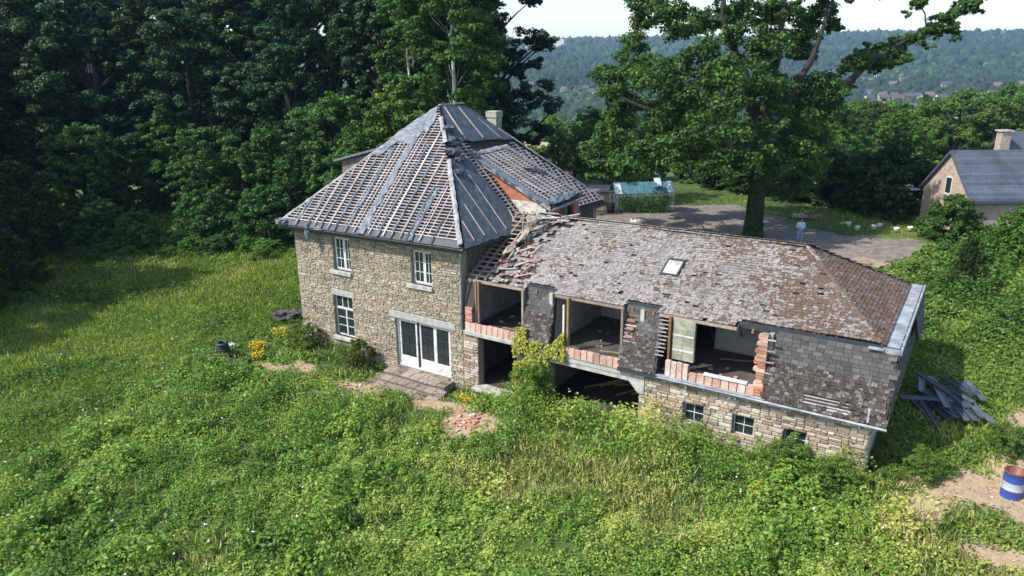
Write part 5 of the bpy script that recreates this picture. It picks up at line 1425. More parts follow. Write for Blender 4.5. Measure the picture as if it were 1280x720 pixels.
FL_ = ['small dark tree at the wood edge, behind the far left of the meadow', 'low bushy tree nearest the left edge of the wood', 'slim young tree between the first two bushes of the wood edge', 'leafy grey-green tree at the middle of the wood edge', 'bushy tree at the wood edge with pale leaf tips above the ferns',
       'round tree at the wood edge just left of the big one near the house', 'tall bushy tree at the wood edge, last before the house corner', 'small tree set back in the wood behind the ferns', 'low shrubby tree at the meadow edge nearest the house', 'leafy tree showing just left of the stripped roof eaves']
for k, (x, y, h) in enumerate(FRONT):
    plant('edge_tree', MIDT[k % 3], x, y, h / 10, k * 1.3, [(1.0, 1.05, 1.1), (1.15, 1.15, 1.0), (.8, .92, .9)][k % 3], FL_[k], 'tree')
plant('dark_tree', MIDT[1], -27, -2.2, .8, 1, (.4, .42, .38), 'dark leafy shrub reaching into the left side of the meadow', 'tree')
plant('dark_tree', MIDT[0], -32.5, 1.5, .85, 3, (.45, .5, .45), 'dark bushy tree at the left end of the wood edge', 'tree')
plant('edge_shrub', SHRUB[0], -33.0, 7.6, 1.3, 1, (.9, 1.05, .85), 'leafy shrub at the foot of the wood, before the dark trunks', 'shrub')
plant('edge_shrub', SHRUB[1], -28.9, 8.2, 1.1, 2, (1.0, 1.15, .9), 'rounded pale-green shrub on the fern bank of the wood edge', 'shrub')
plant('edge_shrub', SHRUB[2], -26.0, 12.4, 1.5, 0, (.75, .9, .8), 'dark shrub at the middle of the wood edge', 'shrub')
plant('edge_shrub', SHRUB[0], -20.6, 14.6, 1.6, 2, (.7, .85, .75), 'wide dark shrub at the wood edge towards the house', 'shrub')
plant('edge_shrub', SHRUB[1], -35.5, 4.3, 1.0, 2, (1.5, 1.55, .7), 'bright yellow-green bush at the left end of the wood edge', 'shrub')
plant('meadow_shrub', SHRUB[2], -22.3, 10.8, .8, 2, (.8, .95, .8), 'low dark bramble mound in the back of the meadow', 'shrub', sz=.5)
plant('dark_tree', MIDT[2], -23.5, -6.2, .6, 2, (.5, .5, .42), 'lower dark shrub on the left side of the meadow, nearer than the other', 'tree')
plant('birch_tree', BIRCH, -7.2, 22.6, 1.2, .4, (1.0, 1.02, .8), 'tall birch with a forked white trunk standing just behind the roof peak', 'birch')
plant('birch_tree', BIRCH, -12.0, 23.8, 1.05, 2.4, (.82, .9, .66), 'second birch with thinner hanging foliage, left of the white-trunked one', 'birch')
plant('forest_tree', WOODS[2], -17.0, 34.5, 1.2, .3, (.8, .9, .7), 'tall dark tree standing behind the birches at the right of the wood', 'tree')
HORN = (*tree_mesh(71, 22, 4.3, .3, 80, 460, .27, 1.15, wood_m), True)
plant('hornbeam_tree', HORN, -13.4, 29.0, 1.1, 1.1, (1.0, 1.1, .8), 'dark tree at the right end of the wood, bare stem over the chimney', 'tree')
plant('olive_tree', MIDT[0], -13.2, 23.5, 1.25, .7, (1.5, 1.25, .8), 'yellowish olive-brown tree behind the left slope of the stripped roof', 'tree')
plant('elder_tree', MIDT[2], -14.0, 18.5, .9, 1.9, (1.0, 1.1, .85), 'brighter green leafy tree just left of the roof slope', 'tree')
for k, (x, y, s_) in enumerate(((-31, -9, 1.1), (-39, -6, 1.15), (-47, -2, 1.2), (-26, -13.5, .85), (-54, 3, 1.1), (-22.5, -16, .7), (-60, 9, 1.2))):
    plant('forest_tree', WOODS[k % 3], x, y, s_, k, (.8, .9, .8), 'tall tree of the wood flanking the left side of the meadow', 'tree', 'trees along the left side of the meadow')
# belt of trees and bushes behind the yard
BELT = [(-31.6, 80.3, 1.0, (1, 1.05, .8)), (-16.5, 60.3, .8, (1.25, 1.25, 1.3)), (-13.3, 50.4, .6, (.95, 1, .7)), (-12.2, 57.1, .9, (.85, .95, .7)), (-6.0, 53.6, .75, (1, 1.1, .7)), (-2.3, 51.6, .55, (.9, 1, .7)), (-.9, 57.3, .8, (.85, .95, .7)), (1.4, 61.3, .9, (.7, .8, .6)),
        (2.6, 50.4, .55, (1.2, 1.2, .7)), (-4.8, 46.2, .5, (1.1, 1.15, .8)), (7.8, 76.2, 1.0, (1.2, 1.15, .6)), (11.3, 72.5, .95, (.75, .9, .6)), (13.0, 91.6, 1.15, (.75, .85, .7)), (15.7, 99.3, 1.2, (.9, 1.0, .6)), (19.5, 95.8, 1.1, (1.05, 1.0, .6)), (8.1, 64.4, .8, (.8, .9, .65)), (12.1, 61.1, .8, (.95, .95, .6)), (13.9, 67.1, .9, (.8, .95, .65)), (15.4, 84.7, 1.15, (.62, .5, .5)), (6.8, 55.6, .75, (.7, .8, .6)), (-20, 72, .8, (.9, 1, .8)), (5.2, 70.5, .95, (.9, 1, .65)), (18.6, 78, 1.0, (.85, .95, .6))]
WH = ['far left, over the field', 'pale like a willow, left of the oak', 'low, right of the grey roof', 'under the left edge of the oak crown', 'behind the greenhouse', 'low, behind the right half of the greenhouse', 'dark, above the greenhouse end', 'very dark, just left of the oak trunk', 'yellow-green, low, left of the oak trunk', 'low, left behind the greenhouse', 'yellow-green, right of the oak trunk', 'dark, second right of the oak trunk', 'in the back row above the dark hedge', 'in the back row below the valley houses', 'yellowish, back row left of the brick house', 'behind the oak trunk', 'right behind the person', 'over the middle of the dark hedge', 'purplish copper-coloured', 'dark, close behind the oak trunk', 'lone, at the far field edge', 'between the dark ones behind the oak', 'just left of the brick house gable']
for k, (x, y, s_, c_) in enumerate(BELT):
    plant('bushy_tree', MIDT[k % 3], x, y, s_, k * 1.1, (1.5 * c_[0], 1.32 * c_[1], 1.4 * c_[2]), 'leafy tree of the belt behind the yard, ' + WH[k], 'tree')
HG = [(6.8, 47.0), (9.6, 46.5), (11.3, 45.2), (13.6, 44.3), (15.8, 44.4), (18.0, 43.0), (20.2, 41.6), (22.6, 39.6)]
for k, (x, y) in enumerate(HG):
    plant('evergreen_shrub', SHRUB[k % 3], x, y, 1.45 + .3 * (k % 3 == 1), k, (.42, .5, .42), 'large dark evergreen shrub behind the grass verge, %s' % ['nearest the oak trunk', 'second from the oak trunk', 'third from the oak trunk', 'behind the standing person', 'in the middle of the row', 'above the white pots', 'next to last toward the brick house', 'last beside the white canopy'][k], 'shrub', 'dark shrubs along the verge')
RISE = [(10.4, 143.6), (15.3, 134.9), (18.3, 148.8), (21.9, 163.1), (26.3, 154.0), (30.4, 168.7), (16.1, 111.5), (19.7, 107.9), (22.5, 115.7), (25.6, 123.7), (28.9, 131.8), (32.4, 134.1), (34.6, 171.5), (11.2, 114.3), (7.4, 123.8), (2.9, 126.8), (-2.9, 134.9), (28, 112), (33, 118), (37, 126), (24, 104), (-10, 120), (29, 100), (33.5, 106)]
TOPV = {0: 4, 1: 3}
for k, (x, y) in enumerate(RISE):
    s_ = 1.15 + .25 * (k % 3) * .6
    zt = np.interp(x, [-10, 5, 12, 20, 28, 36], [-9, -6, -5.5, -3.5, 1.5, 3.5]) + (y - 100) * .02
    zb = zt - 10 * s_ * .55
    plant('rise_tree', MIDT[(k + 1) % 3], x, y, s_, k * .9, (1.8 - .3 * (k % 3), 1.35 - .12 * (k % 3), .9), 'round yellow-green tree on the wooded rise behind the brick house', 'tree', 'trees of the wooded rise', z=min(zt - 2, max(gz(x, y) - .05, zt - 9.0)))
# shrubs by the neighbour and in front of the ruin
plant('round_shrub', SHRUB[0], 27.2, 31.6, 1.0, .3, (.8, .9, .65), 'round dark green shrub against the gable of the brick house', 'shrub')
plant('round_shrub', SHRUB[1], 30.9, 27.8, .95, 1.2, (1.2, 1.3, .75), 'brighter shrub at the right edge, before the grey-roofed house', 'shrub')
plant('elder_bush', WEEDY[0], 14.5, -.85, .46, .2, (1, 1.05, .9), 'fresh green bush growing at the foot of the creeper-covered pier', 'shrub', sz=.72)
plant('wall_shrub', WEEDY[0], 4.7, -.75, .4, 2, (.75, .62, .55), 'brownish-green shrub against the wall below the lower left window', 'shrub', sz=.5)
plant('wall_shrub', WEEDY[1], 1.2, -1.0, .5, 1, (.9, .8, .7), 'loose bush at the left corner of the stone wall', 'shrub', sz=.45)
plant('wall_shrub', WEEDY[1], 24.6, -.85, .5, 1, (.85, .9, .8), 'green bush covering the last small cellar window', 'shrub', sz=.45)
plant('wall_shrub', WEEDY[0], 26.0, -1.0, .45, 3, (.95, .95, .85), 'leafy bush at the foot of the right corner of the wing', 'shrub', sz=.36)
plant('wall_shrub', WEEDY[1], 28.3, .9, .5, 2, (.8, .85, .7), 'dark shrub in the shade beside the right end wall', 'shrub', sz=.3)
plant('wall_shrub', WEEDY[0], 30.6, 3.2, .36, 2, (.8, .85, .75), 'small bush on bare earth between the dark boards and the blue drum', 'shrub', sz=.36)
plant('dead_sapling', SHRUB[1], 28.6, 19.5, .42, 2, (.4, .35, .3), 'dark dry sapling standing alone in the bramble field right of the wing', 'shrub', sz=.9)
for k, (x, y, s_) in enumerate(((-33.5, 5.6, .8), (-31.8, 7.2, .7), (-30.2, 6.0, .6), (-29.0, 9.6, .8), (-27.3, 8.6, .7), (-26.4, 10.8, .8), (-24.6, 10.2, .7), (-24.0, 12.6, .85), (-22.2, 12.2, .7), (-20.4, 12.4, .75), (-18.6, 12.4, .7), (-17.2, 11.2, .6), (-27.8, 6.6, .55), (-25.2, 8.2, .5), (-30.8, 3.8, .6), (-28.6, 4.2, .5))):
    plant('fern_clump', WEEDY[k % 2], x, y, s_, k * 1.7, [(.85, 1.05, .95), (1.05, 1.2, 1.0), (.9, 1.0, .9)][k % 3], 'light green fern clump on the bank before the dark wood', 'ferns', 'ferns along the foot of the wood', sz=s_ * .62)
# yellow and pink flowering weeds
def flower(name, x, y, r, n, m_, label, h=.5, cat='flowering weed'):
    e = empty(name, (x, y, gz(x, y)), label=label, cat=cat)
    p = unit(rng.normal(0, 1, (n, 3))) * [r, r, h * .5] * rng.uniform(.3, 1, (n, 1)) + [0, 0, h * .6]
    V_, F__, T_ = leaves(p, np.tile([0, 0, 1.0], (n, 1)), rng.uniform(.07, .14, n), rng.random(n)); link('flower_heads', np_mesh('flower_heads', V_, F__, m_, T_), e, kind='stuff')
    p = unit(rng.normal(0, 1, (n, 3))) * [r * 1.2, r * 1.2, h * .5] * rng.uniform(.3, 1, (n, 1)) + [0, 0, h * .42]
    V_, F__, T_ = leaves(p, np.tile([0, 0, 1.0], (n, 1)), rng.uniform(.07, .14, n), rng.random(n)); link('foliage', np_mesh('foliage', V_, F__, weed_m, T_), e)
flower('yellow_weed', -1.0, -2.2, .55, 240, yellow_m, 'yellow flowering clump beside the stacked dark pot, left one')
flower('yellow_weed', -.1, -2.9, .4, 160, yellow_m, 'yellow flowering clump right of the stacked dark pot')
flower('yellow_weed', -1.4, -.4, .7, 150, yellow_m, 'sprawling yellow-green weed left of the house corner')
flower('yellow_weed', 7.6, -3.2, .28, 130, yellow_m, 'small bright yellow weed below the entrance steps')
flower('yellow_weed', 11.6, -1.6, .5, 70, yellow_m, 'thin yellow weed before the empty doorway')
flower('yellow_weed', 24.0, -2.6, .28, 90, yellow_m, 'lone orange-yellow weed in the brambles below the cellar windows')
flower('flower_bed', 17.1, 34.0, .7, 260, whitef_m, 'white flowers behind the standing person', .4, 'flower bed')
flower('flower_bed', 18.3, 34.4, .9, 260, pink_m, 'pink flowers right behind the standing person', .4, 'flower bed')
# creeper on the pier between the doorway and the garage opening
e = empty('climbing_creeper', (14.0, -.1, -.1), label='yellow-green creeper climbing the pier between the lower doorway and the garage opening', cat='creeper')
def patch(n, x0, x1, z0, z1, y0, y1, fn):
    x = rng.uniform(x0, x1, n); z = rng.uniform(z0, z1, n); k = fn(x, z); x, z = x[k], z[k]
    y = rng.uniform(y0, y1, len(x)); return np.stack([x - 14.0, y + .1, z + .1], -1)
pp = [patch(4200, 13.15, 14.9, 0, 2.75, -.3, -.06, lambda x, z: vn(x * 1.5, z, .5, 91, 2) > .36), patch(900, 13.3, 13.8, 2.3, 3.2, -.25, -.08, lambda x, z: vn(x, z, .4, 92, 2) > .42), patch(1400, 14.7, 15.6, 2.1, 2.7, -.25, -.1, lambda x, z: vn(x, z, .4, 93, 2) > .45), patch(700, 15.0, 15.55, 2.6, 3.3, -.2, -.05, lambda x, z: (x - 15.0) * 1.2 + 2.55 > z - .25)]
pp = np.concatenate(pp)
V_, F__, T_ = leaves(pp, np.tile([0, -1.0, .4], (len(pp), 1)), rng.uniform(.07, .14, len(pp)), rng.random(len(pp)))
link('foliage', np_mesh('foliage', V_, F__, ivy_m, T_), e)
mb = MB()
for k in range(5): limb(mb, (-.6 + .3 * k, .02, 0), (-.5 + .35 * k + rnd.uniform(-.2, .2), 0, 2.4), .03, .01, n=5, seg=6)
mb.build('stem', bark_m, e)
mb = MB(); mb.tube([(14.7, -.16, 1.9), (14.7, -.16, 1.0), (14.66, -.16, .5)], .05, 8); mb.build('downpipe', zinc_m, H, smooth=True)
slab('meter_box', (14.0, -.3, .5), (14.32, -.08, .85), white_m)

# ------------------------------------------------------------ things round the house
# blue oil drum
mb = MB(); R0 = .29
prof = [(R0 - .01, 0), (R0 + .008, .01), (R0, .03), (R0, .26), (R0 + .012, .285), (R0 + .012, .3), (R0, .325), (R0, .56), (R0 + .012, .585), (R0 + .012, .6), (R0, .625), (R0, .86), (R0 + .012, .875), (R0 + .012, .89), (R0 - .012, .89), (R0 - .015, .3), (0.001, .28)]
mb.lathe(prof, 32)
drum_m, nt, b = nmat('drum_paint')
sp = nt.nodes.new('ShaderNodeSeparateXYZ'); tc = nt.nodes.new('ShaderNodeTexCoord'); nt.links.new(tc.outputs['Object'], sp.inputs[0])
rp = ramp(nt, [(0, srgb('#2b4a94')), (.33, srgb('#2b4a94')), (.335, srgb('#a4acb6')), (.62, srgb('#a4acb6')), (.625, srgb('#27458c')), (.99, srgb('#27458c'))]); rp.color_ramp.interpolation = 'CONSTANT'
nt.links.new(mth(nt, 'DIVIDE', sp.outputs[2], .89), rp.inputs[0])
rad2 = nt.nodes.new('ShaderNodeVectorMath'); rad2.operation = 'LENGTH'; cmb = nt.nodes.new('ShaderNodeCombineXYZ'); nt.links.new(sp.outputs[0], cmb.inputs[0]); nt.links.new(sp.outputs[1], cmb.inputs[1]); nt.links.new(cmb.outputs[0], rad2.inputs[0])
inn = mth(nt, 'LESS_THAN', rad2.outputs['Value'], R0 - .006)
c = mixc(nt, inn, rp.outputs[0], srgb('#7a4630'))
nn_ = noise(nt, 6, 6, .75, tc.outputs['Object']); rr_ = ramp(nt, [(.53, (0, 0, 0)), (.62, (.85, .85, .85))]); nt.links.new(nn_.outputs[0], rr_.inputs[0])
c = mixc(nt, rr_.outputs[0], c, srgb('#6e4430')); nt.links.new(c, b.inputs['Base Color']); b.inputs['Roughness'].default_value = .45
dx_, dy_ = 30.75, .9
dr_ = empty('oil_drum', (dx_, dy_, gz(dx_, dy_) - .02), label='open blue steel drum with a white band and rusty inside on bare earth', cat='drum')
mb.build('drum_body', drum_m, dr_, smooth=True)
mb = MB(); mb.lathe([(R0 + .014, .868), (R0 + .018, .89), (R0 - .012, .9), (R0 - .02, .885)], 32); mb.build('rim', plain_mat('rust', srgb('#8a5236'), srgb('#5f3a2a'), scale=8), dr_, smooth=True)

# dark boards dumped beside the wing
board_m = pieces_mat('dark_board', [(0, srgb('#454d58')), (.4, srgb('#5a6472')), (.7, srgb('#3a414b')), (1, srgb('#6b747f'))], nscale=5, rough=.45)
BRD = []
for k in range(11):
    t = k / 10
    BRD.append((27.95 + 1.6 * t, 4.75 + .85 * t + rnd.uniform(-.25, .25), -1.08 + rnd.uniform(-.13, .13), rnd.uniform(1.5, 2.4), .19))
for k in range(7):
    t = k / 6
    BRD.append((28.1 + 1.4 * t, 5.5 + .9 * t + rnd.uniform(-.4, .4), -1.0 + rnd.uniform(-.25, .25), rnd.uniform(1.0, 1.9), .19))
BRD += [(28.0, 4.9, .42, 1.8, .22), (28.35, 5.75, -1.3, 2.7, .24), (28.1, 6.3, -.8, 1.7, .2), (28.9, 6.4, -.75, 1.6, .2), (27.75, 5.9, -1.5, 1.5, .2)]
for k, (x, y, an, L_, wd) in enumerate(BRD):
    mb = MB(); mb.box((-L_ / 2, -wd / 2, 0), (L_ / 2, wd / 2, .035)); mb.box((-L_ / 2, -wd / 2, .0351), (L_ / 2, -wd / 2 + .03, .07)); mb.box((-L_ / 2, wd / 2 - .03, .0351), (L_ / 2, wd / 2, .07))
    mb.tint = 0
    lab, gp = ('dark grey board in the untidy heap beside the right end of the wing', 'dumped dark boards') if k not in (18, 19) else (('longest dark board, lying on top across the heap beside the wing', None) if k == 19 else ('dark board lying crossways at the left of the heap', None))
    mb.build('board', board_m, None, loc=(x, y, gz(x, y) + .1 + .035 * k * .6), rot=(rnd.uniform(-.06, .06), rnd.uniform(-.04, .08), an), label=lab, cat='board', group=gp)
# slate heap by the left corner, stacked pots, bucket, planks
for k in range(34):
    x, y = -3.9 + rnd.uniform(-.9, .9), 2.2 + rnd.uniform(-.9, .9)
    me = slate_me(k % 8, 2)
    link('loose_slate', me, None, (x, y, gz(x, y) + .22 + .25 * math.exp(-((x + 3.9) ** 2 + (y - 2.2) ** 2) * 2) + rnd.uniform(0, .08)), (rnd.uniform(-.4, .4), rnd.uniform(-.4, .4), rnd.uniform(0, 6)), (.42, .42, .015), label='dark slate in the heap left of the house corner', cat='slate', group='slates heaped by the house corner')
tyre_m = plain_mat('black_rubber', (.02, .022, .026), (.035, .04, .045), rough=.6)
for k in range(4):
    mb = MB(); mb.lathe([(.16, .0), (.26, -.03), (.31, .06), (.26, .15), (.16, .12), (.14, .06), (.16, 0)], 20)
    mb.build('tyre', tyre_m, None, smooth=True, loc=(-1.85 + .03 * (k % 2), -3.55 - .02 * k, gz(-1.85, -3.55) + .3 + .155 * k), rot=(.05 * (k - 1), .06, 0), label=['lowest', 'second from the bottom', 'third from the bottom', 'topmost'][k] + ' of the black tyres stacked at the bank edge', cat='tyre')
def rock(name, x, y, r, lab, m_=conc_m, sz=.5, seed=0, zoff=0, **k):
    o = crumple(name, (x, y, gz(x, y) + r * sz * .5 + zoff), r, m_, 1.2, 1, sz, par=None, seed=seed); tag(o, lab, 'stone', **k)
rock('stone', -2.1, -4.15, .17, 'pale stone lying in front of the stacked tyres', seed=31, zoff=.12); rock('stone', -1.25, -3.8, .14, 'pale stone right of the stacked tyres', seed=32, zoff=.12); rock('stone', -2.6, -2.6, .2, 'flat pale stone behind the stacked tyres', seed=33, sz=.3, zoff=.2)
bk = MB(); bk.lathe([(.001, 0), (.12, 0), (.16, .3), (.15, .3), (.11, .02), (.001, .02)], 16); bk.build('bucket', tyre_m, None, smooth=True, loc=(3.84, -3.9, gz(3.84, -3.9) + .28), rot=(.3, .2, 0), label='small black bucket in the weeds below the lower left window', cat='bucket')
for k, (x, y, an, L_) in enumerate(((5.6, -4.1, .3, .9), (5.2, -4.5, .9, .7), (5.9, -4.4, -.3, .5))):
    mb = MB(); mb.box((-L_ / 2, -.07, 0), (L_ / 2, .07, .03)); mb.build('plank', white_m, None, loc=(x, y, gz(x, y) + .3), rot=(.1, .05, an), label=['longest of the three pale planks in the weeds left of the steps', 'pale plank lowest down the bank among the three', 'shortest pale plank, right of the other two'][k], cat='plank')
# brick rubble in the two bare patches
V0 = 0
for k in range(70):
    if k < 45: x, y = rnd.gauss(12.9, .55), rnd.gauss(-3.0, .6)
    else: x, y = rnd.gauss(6.1, .6), rnd.gauss(-2.7, .35)

    s_ = (rnd.uniform(.1, .24), rnd.uniform(.08, .14), rnd.uniform(.04, .08))
    link('brick_fragment', BR_ME[rnd.randrange(6)], None, (x, y, gz(x, y) + .04), (rnd.uniform(-.3, .3), rnd.uniform(-.3, .3), rnd.uniform(0, 6)), s_,
         label='broken brick in the rubble patch below the empty doorway' if k < 45 else 'broken brick on the bare patch left of the steps', cat='brick', group='rubble by the doorway' if k < 45 else 'rubble left of the steps')
for k, (x, y, r) in enumerate(((6.66, 26.9, .3), (7.1, 26.7, .34), (6.9, 26.4, .24), (7.3, 26.9, .22))):
    rock('rubble_stone', x, y, r, ['large left stone of the pale rubble before the greenhouse', 'largest of the pale rubble stones before the greenhouse', 'small front stone of the rubble before the greenhouse', 'small right stone of the rubble before the greenhouse'][k], render_m, .5, 40 + k)
rock('earth_mound', 23.7, 21.6, .8, 'low pale heap of spoil at the edge of the yard behind the hipped end', earth_m, .35, 50)
# pebbles and crumbs on the bare earth
n_ = 5200; x = rng.uniform(-3, 32.5, n_); y = rng.uniform(-5, 7.5, n_); k = (bareness(x, y) > .35) & ~house_zone(x, y) & ~in_poly(x, y, PILE); x, y = x[k], y[k]
x = np.concatenate([x, rng.uniform(28, 32, 900)]); y = np.concatenate([y, rng.uniform(-3, 6, 900)])
V_, F__, T_ = leaves(np.stack([x, y, ground(x, y) + .012], -1), np.tile([0, 0, 1.0], (len(x), 1)), rng.uniform(.03, .11, len(x)), rng.random(len(x)), aspect=.8, fold=.5, jit=.5)
peb_m = pieces_mat('pebble', [(0, srgb('#8f7a62')), (.5, srgb('#b8a58a')), (.8, srgb('#9a8d80')), (1, srgb('#cdbfa8'))])
link('pebbles', np_mesh('pebbles', V_, F__, peb_m, T_), kind='stuff', label='pebbles and crumbs scattered over the patches of bare earth', cat='gravel')
# pots along the verge
pot_m = plain_mat('white_plastic', (.75, .75, .72), (.6, .6, .57))
for k, (x, y) in enumerate(((20.79, 32.89), (21.53, 31.87), (22.5, 32.76), (22.78, 33.44), (23.95, 32.59), (24.74, 33.24), (25.4, 33.05))):
    mb = MB(); mb.lathe([(.001, 0), (.15, 0), (.19, .26), (.2, .3), (.17, .3), (.14, .04), (.001, .04)], 14)
    mb.build('plant_pot', pot_m, None, smooth=True, loc=(x, y, gz(x, y) + .06), label='white plant pot standing in the grass verge, %s' % ['first from the left', 'second from the left and nearest the yard', 'third from the left', 'fourth, farthest back', 'fifth from the left', 'next to last toward the brick house', 'last before the brick house'][k], cat='plant pot')
# greenhouse
gh = empty('greenhouse', (3.9, 29.2, gz(5.5, 30.2)), math.atan2(3.05, 3.9), label='small glass greenhouse with a dark aluminium frame and shaded roof on the gravel yard', cat='greenhouse')
L_, W_, E_, Rg = 4.95, 2.2, 1.5, 2.25
fr = MB()
def rod(mb, a, b, t=.022): mb.tube([a, b], t, 4)
NB = 8
for k in range(NB + 1):
    x = L_ * k / NB
    rod(fr, (x, 0, 0), (x, 0, E_)); rod(fr, (x, W_, 0), (x, W_, E_)); rod(fr, (x, 0, E_), (x, W_ / 2, Rg)); rod(fr, (x, W_, E_), (x, W_ / 2, Rg))
for a, b in (((0, 0, E_), (L_, 0, E_)), ((0, W_, E_), (L_, W_, E_)), ((0, W_ / 2, Rg), (L_, W_ / 2, Rg)), ((0, 0, .03), (L_, 0, .03)), ((0, W_, .03), (L_, W_, .03)), ((0, 0, .03), (0, W_, .03)), ((L_, 0, .03), (L_, W_, .03)), ((0, W_ * .35, 0), (0, W_ * .35, 1.9)), ((0, W_ * .65, 0), (0, W_ * .65, 1.9))): rod(fr, a, b, .03)
fr.build('frame', plain_mat('aluminium', srgb('#5c6b66'), srgb('#3f4c48'), rough=.5), gh)
cg, nt, b = nmat('clear_glass'); b.inputs['Base Color'].default_value = (.8, .95, .9, 1); b.inputs['Roughness'].default_value = .03; b.inputs['Alpha'].default_value = .18
rgm = plain_mat('shaded_glass', srgb('#5f8790'), srgb('#3f6672'), rough=.15, scale=1.5); wgm = plain_mat('white_washed_glass', srgb('#c9dbe2'), srgb('#a5bcc6'), rough=.25)
for k in range(NB):
    x0, x1 = L_ * k / NB + .02, L_ * (k + 1) / NB - .02
    for y in (0, W_):
        mb = MB(); mb.box((x0, y - .004, .05), (x1, y + .004, E_ - .02)); mb.build('pane', cg, gh)
    for sgn in (0, 1):
        ya, yb = (0, W_ / 2) if sgn == 0 else (W_, W_ / 2)
        mb = MB(); mb.poly([(x0, ya, E_ + .02), (x1, ya, E_ + .02), (x1, yb, Rg + .02), (x0, yb, Rg + .02)], (0, 0, .01)); mb.build('roof_pane', wgm if k in (0, NB - 1) and sgn == 0 else rgm, gh)
mb = MB(); mb.poly([(3.4, .45, 1.95), (3.95, .45, 1.95), (3.95, 1.1, 2.55), (3.4, 1.1, 2.55)], (0, 0, .03)); mb.build('roof_vent', wgm, gh)
for y0, y1 in ((0.02, .72), (1.5, 2.18)):
    mb = MB(); mb.box((-.004, y0, .05), (.004, y1, 1.5)); mb.build('pane', cg, gh)
gp = empty('tomato_plants', (5.6, 30.6, gz(5.6, 30.6)), math.atan2(3.05, 3.9), label='dense green plants filling the inside of the greenhouse', cat='plants')
n_ = 5200; p = np.stack([rng.uniform(-2.0, 2.2, n_), rng.uniform(-.85, .75, n_), rng.uniform(.05, 1.35, n_)], -1)
V_, F__, T_ = leaves(p, p * [.2, -1, .5], rng.uniform(.08, .16, n_), rng.random(n_) * .8); link('foliage', np_mesh('foliage', V_, F__, hedge_m, T_), gp)
mb = MB()
for k in range(9): mb.tube([(-1.9 + k * .48, -.3, 0), (-1.9 + k * .48, -.3, 1.4)], .015, 5)
mb.build('stem', bark_m, gp)
# water butt and shed left of the greenhouse
mb = MB(); mb.lathe([(.001, 0), (.26, 0), (.3, .45), (.27, .85), (.001, .87)], 18); mb.build('water_butt', tyre_m, None, smooth=True, loc=(3.6, 29.0, gz(3.6, 29)), label='dark round water butt at the left corner of the greenhouse', cat='water butt')
sh_ = empty('garden_shed', (1.6, 32.2, gz(1.6, 32.2)), .5, label='low brown shed with a flat grey roof left of the greenhouse', cat='shed')
mb = MB(); mb.box((-1.3, -1, 0), (1.3, 1, 1.6)); mb.build('wall', brown_m, sh_); mb = MB(); mb.poly([(-1.45, -1.15, 1.61), (1.45, -1.15, 1.61), (1.45, 1.15, 1.8), (-1.45, 1.15, 1.8)], (0, 0, .08)); mb.build('roof', plain_mat('shed_felt', srgb('#7a7370'), srgb('#5f5957')), sh_)
mb = MB(); mb.box((-.4, -1.04, .05), (.4, -1.003, 1.5)); mb.build('door', old_m, sh_)

# the person walking on the yard behind the ridge
def skin_mesh(name, pts, edges, mat, par, lvl=2):
    me = bpy.data.meshes.new(name); me.from_pydata([p[:3] for p in pts], edges, []); me.materials.append(mat)
    o = link(name, me, par); o.modifiers.new('skin', 'SKIN'); sv = me.skin_vertices[0].data if me.skin_vertices else None
    if sv is None:
        bm = bmesh.new(); bm.from_mesh(me); bm.verts.layers.skin.verify(); bm.to_mesh(me); bm.free(); sv = me.skin_vertices[0].data
    for k, p in enumerate(pts):
        r = p[3]; sv[k].radius = (r, r) if not isinstance(r, tuple) else r
    sv[0].use_root = True
    s = o.modifiers.new('sub', 'SUBSURF'); s.levels = lvl; s.render_levels = lvl
    return o
px_, py_ = 18.95, 25.6
pe = empty('person', (px_, py_, gz(px_, py_) + .02), .5, label='person in pale blue shirt and jeans looking down, standing on the yard', cat='person')
skin_ = plain_mat('skin', srgb('#b98a6e'), srgb('#a87a60'), bumps=.05)
body = [(0, 0, .95, .13), (0, 0, 1.15, .12), (0, 0, 1.38, .14), (0, -.01, 1.5, .055), (0, -.05, 1.58, .075), (0, -.06, 1.68, .09),
        (.19, 0, 1.42, .055), (.26, -.02, 1.16, .042), (.12, -.22, 1.12, .032), (.06, -.3, 1.16, .035), (-.19, 0, 1.42, .055), (-.26, -.02, 1.16, .042), (-.12, -.22, 1.12, .032), (-.04, -.3, 1.16, .035),
        (.1, 0, .88, .09), (.11, .02, .5, .062), (.11, .05, .09, .042), (.11, -.1, .04, .04), (-.1, 0, .88, .09), (-.13, -.06, .5, .062), (-.15, -.04, .09, .042), (-.16, -.19, .04, .04)]
ed = [(0, 1), (1, 2), (2, 3), (3, 4), (4, 5), (2, 6), (6, 7), (7, 8), (8, 9), (2, 10), (10, 11), (11, 12), (12, 13), (0, 14), (14, 15), (15, 16), (16, 17), (0, 18), (18, 19), (19, 20), (20, 21)]
for s_, h0 in ((1, 9), (-1, 13)):
    hx, hy, hz = body[h0][:3]
    for f_ in range(5):
        n0 = len(body); a = (f_ - 2) * .018
        body.append((hx + a, hy - .05 - .006 * (2 - abs(f_ - 2)), hz + .01, .009)); body.append((hx + a - s_ * .01, hy - .085, hz - .005, .007)); ed += [(h0, n0), (n0, n0 + 1)]
skin_mesh('body', body, ed, skin_, pe)
skin_mesh('shirt', [(0, 0, .93, .165), (0, 0, 1.15, .155), (0, 0, 1.36, .17), (0, 0, 1.46, .09), (.2, 0, 1.42, .075), (.27, -.02, 1.17, .062), (.16, -.17, 1.12, .048), (-.2, 0, 1.42, .075), (-.27, -.02, 1.17, .062), (-.16, -.17, 1.12, .048)], [(0, 1), (1, 2), (2, 3), (2, 4), (4, 5), (5, 6), (2, 7), (7, 8), (8, 9)], plain_mat('pale_blue_cotton', srgb('#c3d0e2'), srgb('#a9b8cf')), pe)
